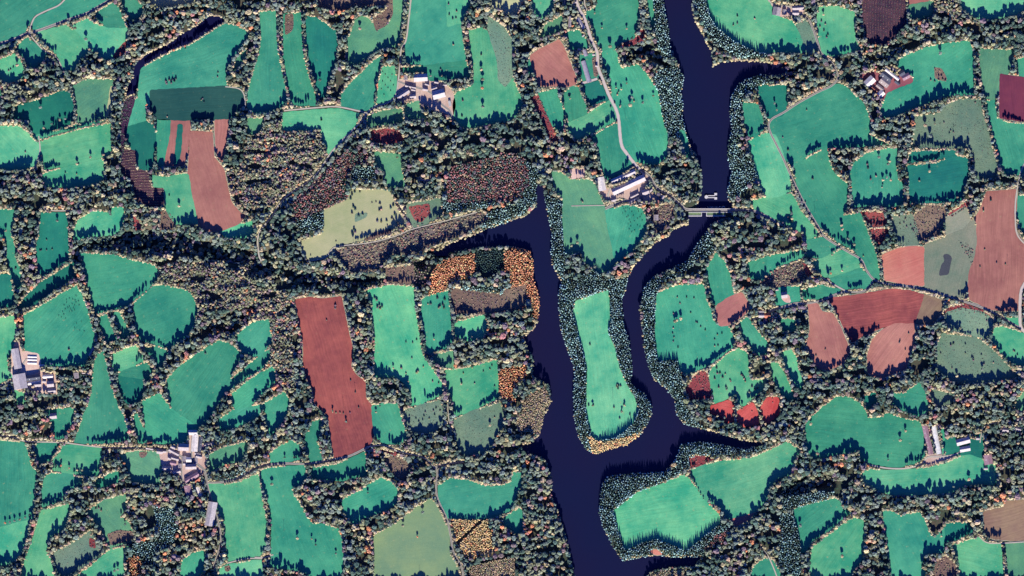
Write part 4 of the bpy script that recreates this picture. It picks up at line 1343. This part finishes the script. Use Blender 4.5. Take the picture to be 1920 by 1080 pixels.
ALL = []     # x, y, r, h, proto, tint, word, kind
ys, xs = np.nonzero(veg)
order = rng.permutation(len(ys))
ys, xs = ys[order], xs[order]
rr = random.Random(5)
pal_cache = {k: ([c for c, w in v[6]], [w for c, w in v[6]]) for k, v in TK.items()}
# large-scale drift of colour, so that neighbouring trees share a cast
drift = blur(blur(rng.normal(0, 1, (NY, NX)), 14), 10); drift /= drift.std()
band = np.apply_along_axis(lambda v: np.convolve(v, np.hanning(44), 'same'), 1, rng.normal(0, 1, (NY, NX)))
band = np.apply_along_axis(lambda v: np.convolve(v, np.hanning(17), 'same'), 0, band); band /= band.std()
for pas in (0, 1):
    for i in range(len(ys)):
        y, x = ys[i], xs[i]
        if blocked[y, x]: continue
        k = wood[y, x]
        t = TK.get(k)
        if t is None: continue
        u = rr.random()
        if pas == 0: r = t[0] + (t[1] - t[0]) * u ** 1.3
        else: r = t[0] * rr.uniform(0.75, 1.0)
        if pas == 0 and k == 'm' and rr.random() < 0.07: r = rr.uniform(5.4, 7.0)
        d = dveg[y, x]
        bd = float(band[y, x])
        if k in 'mof' and d > 3.5 and bd < (-0.5 if k != 'f' else -1.3): continue
        if pas == 1 and k == 'm' and d > 3 and south[y, x] > 5 and rr.random() < 0.8: continue
        if k == 'm' and d > 4 and pas == 0 and rr.random() < 0.06 + 0.12 * max(0.0, -bd): stamp(blocked, x + X0, y + Y0, rr.uniform(3, 6)); continue
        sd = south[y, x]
        if k in 'mof' and 6 < sd < 13 and d > 3 and rr.random() < 0.62: continue
        r = min(r, d + 1.9)
        if k == 'm' and d < 3 and pas == 0: r = max(r, 2.5)
        if sd <= 4 and k in 'mof': r = max(r * 0.85, 2.0)
        if low[y, x] > 3 and k == 'm' and pas == 0 and rr.random() < 0.35: continue
        if pas == 1 and low[y, x] > 3: continue
        fx, fy = x + X0 + rr.random(), y + Y0 + rr.random()
        stamp(blocked, fx, fy, r * (1.15 if (k == 'm' and d < 3.6) else t[2]) * (1.0 if pas == 0 else 0.8))
        cs, ws = pal_cache[k]
        c, word = rr.choices(cs, ws)[0]
        dr = float(drift[y, x])
        if k == 'm' and rr.random() < 0.5:
            c, word = (OLIVE if dr > 0.5 else GREY if dr > -0.5 else DARK)
        if k in 'mf' and dr > 0.95 and rr.random() < 0.55: c, word = rr.choice((TAN, MAUVE, MAUVE, ORANGE, MAUVE, RUSSET, OLIVE, OLIVE))
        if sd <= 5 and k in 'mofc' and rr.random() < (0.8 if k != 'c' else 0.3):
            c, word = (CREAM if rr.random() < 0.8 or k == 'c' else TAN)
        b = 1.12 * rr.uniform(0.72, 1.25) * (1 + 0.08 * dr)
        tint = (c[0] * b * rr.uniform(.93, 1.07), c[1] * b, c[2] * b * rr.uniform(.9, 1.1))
        h = r * t[3] + t[4] * rr.uniform(0.75, 1.2)
        if k in 'mof': h *= min(1.5, max(0.5, 1.0 + 0.22 * bd)) * rr.uniform(0.78, 1.22)
        if pas == 1: h *= 0.6
        if roadn[y, x]: h = min(h, 3.0 + r * 0.6)
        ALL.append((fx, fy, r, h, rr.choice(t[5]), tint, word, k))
# low growth on rough ground
SCR = {'q': 7, 'u': 12, 'r': 12, 'w': 34, 'L': 40, 'C': 7, 'U': 30, 'R': 260}
SPAL = {'q': [TAN, MAUVE, TAN, OLIVE, CREAM, RUSSET], 'u': [MAUVE, MAUVE, TAN, OLIVE], 'r': [RUSSET, MAUVE, DARK], 'w': [DARK, OLIVE, MAUVE],
        'L': [MAUVE, RUSSET, TAN], 'C': [MAUVE, BLACKG, DARK], 'U': [DARK, MAUVE], 'R': [RUSSET, RUSSET, DARK]}
SCRUB = []
for i, (k, ov, p, nm) in enumerate(FIELDS_L):
    if k not in SCR: continue
    s, m = raster(p)
    yy, xx = np.nonzero(m & (field_id[s] == i) & ~roadm[s] & ~built[s])
    if k == 'L':                                   # brash raked into long rows
        vert = nm.startswith("the dark red")
        a_, b_ = (xx, yy) if vert else (yy, xx)
        sel = ((a_ + 0.06 * b_ + 1.2 * np.sin(b_ / 17.0)).astype(int) % 5 == 0) & (rng.random(len(yy)) < 0.8)
        for j in np.flatnonzero(sel):
            c, word = rr.choice([TAN, MAUVE, CREAM, RUSSET] if not vert else [MAUVE, RUSSET, RUSSET, DARK]); b = rr.uniform(.7, 1.2)
            SCRUB.append((xx[j] + s[1].start + X0 + rr.random(), yy[j] + s[0].start + Y0 + rr.random(), rr.uniform(.5, .9), rr.uniform(.5, 1.1), 6, tuple(v * b for v in c), word, k))
        continue
    n = int(len(yy) / SCR[k])
    if not n: continue
    for j in rng.choice(len(yy), n, replace=False):
        fx, fy = xx[j] + s[1].start + X0 + rr.random(), yy[j] + s[0].start + Y0 + rr.random()
        c, word = rr.choice(SPAL[k]); b = rr.uniform(0.6, 1.1)
        r = rr.uniform(0.5, 1.5 if k != 'q' else 2.1) if k != 'w' else rr.uniform(0.4, 0.9)
        SCRUB.append((fx, fy, r, r * 1.1, rr.choice((6, 7)), tuple(v * b for v in c), word, k))

# ---------------------------------------------------------------- labels by landmark
DIRN = ["east", "northeast", "north", "northwest", "west", "southwest", "south", "southeast"]
ORD = "first second third fourth fifth sixth seventh eighth ninth tenth eleventh twelfth thirteenth fourteenth fifteenth sixteenth seventeenth eighteenth nineteenth twentieth".split()
LC = [(nm, P, P.mean(0)) for nm, P, i in LAND]
LPIX = {}
for nm, P, i in LAND:
    LPIX[nm] = raster([tuple(q) for q in P])
def inside(nm, x, y):
    r_ = LPIX[nm]
    if r_ is None: return False
    s, m = r_
    yi, xi = int(y - Y0) - s[0].start, int(x - X0) - s[1].start
    return 0 <= yi < m.shape[0] and 0 <= xi < m.shape[1] and bool(m[yi, xi])
def seg_dist(P, x, y):
    a = P; b = np.roll(P, -1, 0); d = b - a
    t = np.clip((((x, y) - a) * d).sum(1) / np.maximum((d * d).sum(1), 1e-6), 0, 1)
    q = a + d * t[:, None]
    return np.sqrt(((q - (x, y)) ** 2).sum(1)).min()
def place_of(x, y):
    for nm, P, c in LC:
        if inside(nm, x, y):
            w, h = np.ptp(P[:, 0]), np.ptp(P[:, 1])
            dx, dy = (x - c[0]) / w, (c[1] - y) / h
            if math.hypot(dx, dy) < 0.14: return nm, "central in", 'c'
            d = DIRN[int(round(math.atan2(dy, dx) / (math.pi / 4))) % 8]
            return nm, "%s in" % d, d
    best = min(LC, key=lambda q: seg_dist(q[1], x, y) + 0.0)
    nm, P, c = best
    w, h = np.ptp(P[:, 0]), np.ptp(P[:, 1])
    d = DIRN[int(round(math.atan2((c[1] - y) / h, (x - c[0]) / w) / (math.pi / 4))) % 8]
    return nm, "%s of" % d, d
def make_labels(items, noun):
    """items: list of (x, y, adjective); returns unique labels"""
    groups = {}
    for i, (x, y, adj) in enumerate(items):
        nm, rel, d = place_of(x, y)
        groups.setdefault((adj, nm, rel), []).append(i)
    out = [None] * len(items)
    for (adj, nm, rel), idx in groups.items():
        if len(idx) == 1:
            out[idx[0]] = "%s %s, %s %s" % (adj, noun, rel, nm); continue
        X = [items[i][0] for i in idx]; Y = [items[i][1] for i in idx]
        if max(X) - min(X) >= max(Y) - min(Y): idx.sort(key=lambda i: items[i][0]); side = "west"
        else: idx.sort(key=lambda i: items[i][1]); side = "north"
        for n, i in enumerate(idx):
            out[i] = "%s %s, %s %s, %s from %s" % (adj, noun, rel, nm, ORD[min(n, 19)], side)
            if len(out[i].replace('-', ' ').split()) > 16 and adj.count(' '):
                out[i] = out[i].replace(", %s %s" % (rel, nm), ", %s %s" % (rel, nm.replace("the ", "", 1)))
            out[i] = out[i].strip()
    return out

# ---------------------------------------------------------------- individual trees
N_TREES = 296
items = []
for x, y, r in TREES[:240]:
    c, word = rr.choices([CREAM, OLIVE, GREY, TAN, DARK, ORANGE], [30, 26, 18, 12, 8, 5])[0]
    b = rr.uniform(0.8, 1.2)
    items.append((x, y, r * 1.02, r * 2.3 + 1.2, rr.choice((0, 1, 2, 3)), tuple(v * b for v in c), word, 't'))
inframe = [a for a in ALL if 8 < a[0] < 1912 and 8 < a[1] < 1072]
inframe.sort(key=lambda a: -(a[2] * a[2] * (1.3 if a[6] in ("orange", "tan", "cream-green") else 1.0)))
extra = inframe[:max(0, N_TREES - len(items))]
taken = set(id(a) for a in extra)
items += extra
def size_word(r): return "large" if r > 3.9 else "medium" if r > 2.7 else "small"
labs = make_labels([(a[0], a[1], "%s %s" % (size_word(a[2]), a[6])) for a in items], "tree")
def place_tree(a, label, name="tree", cat="tree", group="trees standing in the hedges, woods and fields"):
    x, y, r, h, pr, tint, word, k = a
    zs = h / (2.6 if pr < 4 else 3.6 if pr < 6 else 1.1)
    o = empty(name, (wx(x), wy(y), ground_z(x, y)), rr.uniform(0, 6.28), (r, r, zs))
    o["label"] = label; o["category"] = cat; o["group"] = group
    c = put("crown", PROTO[pr][0], None, o); c["tint"] = list(tint)
    t = put("trunk" if cat == "tree" else "stem", PROTO[pr][1], None, o)
    return o, c, t
proto_obj = {}
for a, lb in zip(items, labs):
    o, c, t = place_tree(a, lb)
    proto_obj.setdefault(a[4], (c, t))
# ---- bushes out on the grass
bit = []
for x, y, r in BUSHES[:298]:
    c, word = rr.choices([MAUVE, DARK, OLIVE, BLACKG, TAN], [30, 30, 20, 14, 10])[0]
    r *= 1.25
    bit.append((x, y, r * 0.9, r * 1.35, rr.choice((6, 7)), tuple(v * rr.uniform(.8, 1.1) for v in c), word, 'u'))
blabs = make_labels([(a[0], a[1], a[6]) for a in bit], "bush")
for a, lb in zip(bit, blabs):
    o, c, t = place_tree(a, lb, "thorn_bush", "bush", "thorn bushes dotted over the pastures")
    proto_obj.setdefault(a[4], (c, t))

# ---------------------------------------------------------------- woodland and scrub nobody could count
def scatter(name, pts, label, cat):
    me = bpy.data.meshes.new(name)
    n = len(pts)
    me.vertices.add(n)
    co = np.array([(wx(a[0]), wy(a[1]), ground_z(a[0], a[1])) for a in pts], np.float32)
    me.vertices.foreach_set("co", co.ravel())
    def at(nm, ty, key, data):
        q = me.attributes.new(nm, ty, 'POINT'); q.data.foreach_set(key, np.array(data).ravel())
    at("tint", 'FLOAT_COLOR', "color", np.array([(*a[5], 1) for a in pts], np.float32))
    at("size", 'FLOAT_VECTOR', "vector", np.array([(a[2], a[2], a[3] / (2.6 if a[4] < 4 else 3.6 if a[4] < 6 else 1.1)) for a in pts], np.float32))
    at("turn", 'FLOAT_VECTOR', "vector", np.array([(rr.uniform(-.06, .06), rr.uniform(-.06, .06), rr.uniform(0, 6.28)) for a in pts], np.float32))
    at("form", 'INT', "value", np.array([a[4] for a in pts], np.int32))
    o = put(name, me, None, kind="stuff", label=label, cat=cat)
    ng = bpy.data.node_groups.new(name + "_growth", 'GeometryNodeTree')
    ng.interface.new_socket("Geometry", in_out='INPUT', socket_type='NodeSocketGeometry')
    ng.interface.new_socket("Geometry", in_out='OUTPUT', socket_type='NodeSocketGeometry')
    gi = ng.nodes.new("NodeGroupInput"); go = ng.nodes.new("NodeGroupOutput")
    def named(nm, ty):
        q = ng.nodes.new("GeometryNodeInputNamedAttribute"); q.data_type = ty; q.inputs[0].default_value = nm
        return q.outputs[0]
    size, turn, form = named("size", 'FLOAT_VECTOR'), named("turn", 'FLOAT_VECTOR'), named("form", 'INT')
    join = ng.nodes.new("GeometryNodeJoinGeometry")
    for f in sorted(set(a[4] for a in pts)):
        c, t = proto_obj[f]
        j2 = ng.nodes.new("GeometryNodeJoinGeometry")
        for ob, mt in ((c, M_CROWN_I), (t, M_BARK)):
            oi = ng.nodes.new("GeometryNodeObjectInfo"); oi.transform_space = 'ORIGINAL'; oi.inputs[0].default_value = ob
            sm = ng.nodes.new("GeometryNodeSetMaterial"); sm.inputs["Material"].default_value = mt
            ng.links.new(oi.outputs["Geometry"], sm.inputs[0]); ng.links.new(sm.outputs[0], j2.inputs[0])
        cmp_ = ng.nodes.new("FunctionNodeCompare"); cmp_.data_type = 'INT'; cmp_.operation = 'EQUAL'
        ia = [s for s in cmp_.inputs if s.type == 'INT']
        ng.links.new(form, ia[0]); ia[1].default_value = f
        iop = ng.nodes.new("GeometryNodeInstanceOnPoints")
        ng.links.new(gi.outputs[0], iop.inputs["Points"]); ng.links.new(cmp_.outputs[0], iop.inputs["Selection"])
        ng.links.new(j2.outputs[0], iop.inputs["Instance"])
        ng.links.new(turn, iop.inputs["Rotation"]); ng.links.new(size, iop.inputs["Scale"])
        ng.links.new(iop.outputs[0], join.inputs[0])
    ng.links.new(join.outputs[0], go.inputs[0])
    md = o.modifiers.new("growth", 'NODES'); md.node_group = ng
    return o
# make sure every growth form exists once as an individual
for f in range(8):
    if f not in proto_obj:
        src = next((a for a in inframe if a[4] == f and id(a) not in taken), None)
        if src is None: continue
        taken.add(id(src))
        lb = make_labels([(src[0], src[1], "slim %s" % src[6])], "conifer")[0]
        o, c, t = place_tree(src, lb); proto_obj[f] = (c, t)
wood_pts = [a for a in ALL if id(a) not in taken]
scatter("woodland", wood_pts, "autumn woods, conifer belts and hedgerow trees between the fields", "woodland")
scatter("scrub", SCRUB, "low mauve and russet scrub on the rough ground", "scrub")
print("trees", len(wood_pts), "scrub", len(SCRUB), "individual", len(items), "bushes", len(bit), "buildings", len(BUILD))

# ---------------------------------------------------------------- buildings
def box(bm, c, s, rz=0.0):
    m = Matrix.Translation(c) @ Matrix.Rotation(rz, 4, 'Z') @ Matrix.Diagonal((s[0], s[1], s[2], 1))
    return bmesh.ops.create_cube(bm, size=1.0, matrix=m)
def done(bm, name):
    bmesh.ops.recalc_face_normals(bm, faces=bm.faces)
    me = bpy.data.meshes.new(name); bm.to_mesh(me); bm.free()
    return me
def shed_mesh(L, W, h, rise):
    bm = bmesh.new()
    v = [bm.verts.new(q) for q in ((-L/2, -W/2, 0), (L/2, -W/2, 0), (L/2, W/2, 0), (-L/2, W/2, 0),
                                   (-L/2, -W/2, h), (L/2, -W/2, h), (L/2, W/2, h), (-L/2, W/2, h), (-L/2, 0, h + rise), (L/2, 0, h + rise))]
    for f in ((0, 1, 5, 4), (2, 3, 7, 6), (1, 2, 6, 9, 5), (3, 0, 4, 8, 7), (0, 3, 2, 1), (4, 5, 9, 8), (6, 7, 8, 9)): bm.faces.new([v[i] for i in f])
    return done(bm, "wall")
def gable_roof(L, W, h, rise, over=0.4, th=0.18):
    bm = bmesh.new()
    L2, W2 = L / 2 + over, W / 2 + over
    sl = rise / (W / 2)
    prof = [(-W2, h - sl * over), (0, h + rise), (W2, h - sl * over), (W2, h - sl * over + th), (0, h + rise + th), (-W2, h - sl * over + th)]
    prof = [(y, z + 0.02) for y, z in prof]
    a = [bm.verts.new((-L2, y, z)) for y, z in prof]; b = [bm.verts.new((L2, y, z)) for y, z in prof]
    for i in range(6):
        j = (i + 1) % 6
        bm.faces.new((a[i], a[j], b[j], b[i]))
    for r in (a, b):
        bm.faces.new((r[0], r[1], r[4], r[5])); bm.faces.new((r[1], r[2], r[3], r[4]))
    return done(bm, "roof")
def tunnel(L, W, h):
    bm = bmesh.new(); n = 12; nl = max(3, int(L / 3))
    rings = []
    for i in range(nl + 1):
        x = -L / 2 + L * i / nl; k = 1 + (0.02 if i % 2 else 0)
        rings.append([bm.verts.new((x, -math.cos(j / n * math.pi) * W / 2 * k, math.sin(j / n * math.pi) * h * k)) for j in range(n + 1)])
    for a, b in zip(rings, rings[1:]):
        for j in range(n): bm.faces.new((a[j], a[j + 1], b[j + 1], b[j]))
    bm.faces.new(rings[0][::-1]); bm.faces.new(rings[-1])
    return done(bm, "cover")
ROOFWORD = {'h': "slate-roofed house", 'b': "pale-roofed barn", 'w': "white-roofed barn", 'd': "dark-roofed barn", 'p': "tan-roofed barn",
            'k': "pinkish-roofed barn", 'r': "red-roofed outbuilding", 'g': "white plastic tunnel", 't': "violet-grey greenhouse tunnel", 'f': "flat-roofed shed"}
CAT = {'h': "house", 'b': "barn", 'w': "barn", 'd': "barn", 'p': "barn", 'k': "barn", 'r': "outbuilding", 'g': "polytunnel", 't': "greenhouse", 'f': "shed"}
bl = []
for b in BUILD:
    k, x, y, L, W, ang, h, note = b
    sz = "long" if L > 26 else "small" if L < 9 else "mid-sized"
    bl.append((sz + " " + ROOFWORD[k], note))
gr = {}
for i, q in enumerate(bl): gr.setdefault(q, []).append(i)
BLAB = {}
for (w_, note), idx in gr.items():
    idx.sort(key=lambda i: BUILD[i][1])
    for n, i in enumerate(idx):
        BLAB[i] = "%s %s" % (w_, note) if len(idx) == 1 else "%s %s, %s from west" % (w_, note, ORD[n])
brr = random.Random(21)
for i, (k, x, y, L, W, ang, h, note) in enumerate(BUILD):
    if W > L: L, W, ang = W, L, ang + 90
    nm = {"house": "house", "barn": "barn", "outbuilding": "outbuilding", "polytunnel": "polytunnel", "greenhouse": "greenhouse", "shed": "shed"}[CAT[k]]
    root = empty(nm, (wx(x), wy(y), 0.0), R(ang))
    root["label"] = BLAB[i]; root["category"] = CAT[k]; root["group"] = "buildings " + note
    rm = ROOFM[k]
    if k in 'gt':
        put("cover", tunnel(L, W, h), rm, root)
        bm = bmesh.new(); box(bm, (L / 2 + 0.05, 0, 1.1), (0.12, min(2.0, W * .5), 2.2)); put("door", done(bm, "door"), M_DOOR, root)
        continue
    if k == 'f':
        bm = bmesh.new(); box(bm, (0, 0, h / 2), (L, W, h)); put("wall", done(bm, "wall"), M_BLOCK, root)
        bm = bmesh.new(); box(bm, (0, 0, h + 0.14), (L + .6, W + .6, 0.24)); rf = put("roof", done(bm, "roof"), rm, root)
        bm = bmesh.new(); box(bm, (0, -W / 2 - .03, 1.1), (1.8, 0.1, 2.2)); put("door", done(bm, "door"), M_DOOR, root)
        continue
    house = k in 'hr'
    rise = W / 2 * (0.72 if house else 0.42)
    if k == 'b': rise = W / 2 * 0.58
    put("wall", shed_mesh(L, W, h, rise), M_WALL if house else M_BLOCK, root)
    rf = put("roof", gable_roof(L, W, h, rise), rm, root)
    if house:
        for s in ((-1, 1) if L > 12 else (-1,)):
            bm = bmesh.new(); box(bm, (s * (L / 2 - 0.8), 0, h + rise + 0.3), (0.7, 1.1, 1.8)); put("chimney", done(bm, "chimney"), M_WALL, rf)
        nw = max(2, int(L / 5))
        for j in range(nw):
            bm = bmesh.new(); box(bm, (-L / 2 + L * (j + 0.5) / nw + 0.9, -W / 2 - .03, 1.7), (0.9, 0.1, 1.2)); put("window", done(bm, "window"), M_GLASS, root)
        bm = bmesh.new(); box(bm, (-0.6, -W / 2 - .03, 1.05), (0.9, 0.12, 2.1)); put("door", done(bm, "door"), M_DOOR, root)
    else:
        bm = bmesh.new(); box(bm, (L / 2 + .03, 0, 1.7), (0.12, min(4, W * .5), 3.2)); put("door", done(bm, "door"), M_DOOR, root)
        nr = max(1, int(L / 9))
        sl = rise / (W / 2)
        for j in range(nr):                         # translucent roof sheets
            if L < 14: break
            bm = bmesh.new(); yq = -W * 0.27
            xq = -L / 2 + L * (j + 0.5) / nr
            m = Matrix.Translation((xq, yq, h + rise + sl * yq + 0.30)) @ Matrix.Rotation(math.atan(sl), 4, 'X') @ Matrix.Diagonal((1.0, W * 0.2, 0.05, 1))
            bmesh.ops.create_cube(bm, size=1.0, matrix=m)
            put("skylight", done(bm, "skylight"), M_CONC, rf)

# ---------------------------------------------------------------- bridge, dam walls, platform, floats
def P12(x, y): return (wx(1280 + x / 12), wy(340 + y / 12))
br = empty("road_bridge", (*P12(480, 655), 0))
br["label"] = "narrow road bridge over the channel gap in the river dam"; br["category"] = "bridge"
ox_, oy_ = P12(480, 655)
def loc_box(name, x0, y0, x1, y1, z0, z1, mat, parent, org):
    a, b = P12(x0, y0), P12(x1, y1)
    bm = bmesh.new(); box(bm, ((a[0] + b[0]) / 2 - org[0], (a[1] + b[1]) / 2 - org[1], (z0 + z1) / 2), (abs(b[0] - a[0]), abs(b[1] - a[1]), z1 - z0))
    return put(name, done(bm, name), mat, parent)
loc_box("deck", 400, 628, 560, 688, -0.9, 0.44, M_CONC, br, (ox_, oy_))
loc_box("parapet", 130, 612, 1190, 624, -0.6, 1.5, M_CONC, br, (ox_, oy_))
loc_box("parapet", 130, 692, 1190, 702, -0.6, 1.5, M_CONC, br, (ox_, oy_))
for nm_, x0, x1, wxx, lab in (("quay_wall", 120, 418, 418, "pale retaining wall west of the dam channel"), ("quay_wall", 542, 960, 530, "pale retaining wall east of the dam channel")):
    org = P12((x0 + x1) / 2, 785)
    q = empty(nm_, (*org, 0)); q["label"] = lab; q["category"] = "retaining wall"; q["group"] = "retaining walls of the dam"
    loc_box("front_wall", x0, 770, x1, 788, -8, 0.8, M_CONC, q, org)
    loc_box("return_wall", wxx, 704, wxx + 13, 788, -8, 0.9, M_CONC, q, org)
    me = sheet("bank", [(1280 + a / 12, 340 + b / 12) for a, b in ((x0, 703), (x1, 703), (x1, 769), (x0, 769))], 0.12)
    g = put("grass_bank", me, M_FIELD, kind="structure")
    g["tint"] = list(alb(80, 110, 84)); g["tint2"] = list(alb(150, 170, 120)); g["row_angle"] = 0.0; g["row_amount"] = .1; g["grain"] = .6; g["spots"] = .4
pf = empty("intake_platform", (*P12(640, 345), -5.2)); pf["label"] = "pale dumbbell-shaped concrete platform in the water above the dam"; pf["category"] = "platform"
po = P12(640, 345)
bm = bmesh.new()
c = P12(535, 350)
bmesh.ops.create_cone(bm, cap_ends=True, segments=8, radius1=3.4, radius2=3.4, depth=3.2, matrix=Matrix.Translation((c[0] - po[0], c[1] - po[1], 0.6)))
put("round_pad", done(bm, "round_pad"), M_CONC, pf)
for yy_ in (322, 366): loc_box("walkway", 565, yy_ - 9, 725, yy_ + 9, 1.2, 1.7, M_CONC, pf, po)
for yy_ in (288, 382): loc_box("square_pad", 715, yy_ - 26, 775, yy_ + 26, -1.5, 2.0, M_CONC, pf, po)
bm = bmesh.new(); bmesh.ops.create_icosphere(bm, subdivisions=2, radius=1.0)
for v in bm.verts: v.co *= rr.uniform(0.8, 1.2)
BOULD = done(bm, "boulder")
for i in range(15):
    x, y = P12(565 + i * 27, 578 + rr.uniform(-9, 9))
    o = put("boulder", BOULD, M_CONC, None, "pale boulder in the row along the north side of the dam", "boulder", "boulders along the dam")
    o.location = (x, y, -4.9); s = rr.uniform(0.7, 1.2); o.scale = (s * 1.2, s, s * 0.8); o.rotation_euler = (0, 0, rr.uniform(0, 6))

# ---------------------------------------------------------------- poles and cattle
bm = bmesh.new()
bmesh.ops.create_cone(bm, cap_ends=True, segments=8, radius1=0.2, radius2=0.13, depth=11, matrix=Matrix.Translation((0, 0, 5.2)))
POLE = done(bm, "post"); POLE.materials.append(M_WOOD)
bm = bmesh.new(); box(bm, (0, 0, 10.1), (2.2, 0.16, 0.16)); ARM = done(bm, "crossarm"); ARM.materials.append(M_WOOD)
bm = bmesh.new()
for s in (-0.9, 0, 0.9): box(bm, (s, 0, 10.35), (0.14, 0.14, 0.34))
INS = done(bm, "insulator"); INS.materials.append(M_CONC)
pl = make_labels([(x, y, "slim timber") for x, y in POLES], "utility pole")
for (x, y), lb in zip(POLES, pl):
    o = empty("utility_pole", (wx(x), wy(y), 0.2), 0.15)
    o["label"] = lb; o["category"] = "utility pole"; o["group"] = "utility poles in the fields"
    put("post", POLE, None, o); a = put("crossarm", ARM, None, o); put("insulator", INS, None, a)

def cow_mesh():
    V = [((0, 0, 1.05), .34), ((.55, 0, 1.1), .33), ((1.0, 0, 1.15), .24), ((1.3, 0, 1.0), .17), ((1.5, 0, .72), .12), ((1.65, 0, .55), .08),
         ((-.6, 0, 1.08), .33), ((-.85, 0, 1.0), .16), ((-.95, 0, .6), .04)]
    E = [(0, 1), (1, 2), (2, 3), (3, 4), (4, 5), (0, 6), (6, 7), (7, 8)]
    for bx, par in ((.7, 1), (-.62, 6)):
        for s in (-1, 1):
            k = len(V)
            V += [((bx, s * .2, .8), .15), ((bx + (.03 if par == 1 else -.12), s * .22, .42), .075), ((bx, s * .22, .04), .06)]
            E += [(par, k), (k, k + 1), (k + 1, k + 2)]
    for s in (-1, 1):
        V.append(((1.3, s * .24, 1.05), .05)); E.append((3, len(V) - 1))
    me = bpy.data.meshes.new("cow"); me.from_pydata([v for v, r in V], E, [])
    o = bpy.data.objects.new("cow", me); root_col.objects.link(o)
    md = o.modifiers.new("s", 'SKIN'); o.modifiers.new("u", 'SUBSURF').levels = 1
    for sv, (v, r) in zip(me.skin_vertices[0].data, V): sv.radius = (r, r)
    me.skin_vertices[0].data[0].use_root = True
    dg = bpy.context.evaluated_depsgraph_get()
    out = bpy.data.meshes.new_from_object(o.evaluated_get(dg))
    bpy.data.objects.remove(o)
    out.name = "cow"; out.materials.clear(); out.materials.append(M_HIDE)
    return out
COW = cow_mesh()
for x, y, r in COWS:
    nm = place_of(x, y)[0]
    o = put("cow", COW, None, None, "dark cow grazing in the loose herd in %s" % nm, "cow", "cattle grazing in %s" % nm)
    o.location = (wx(x), wy(y), 0.25); o.rotation_euler = (0, 0, rr.uniform(0, 6.28))
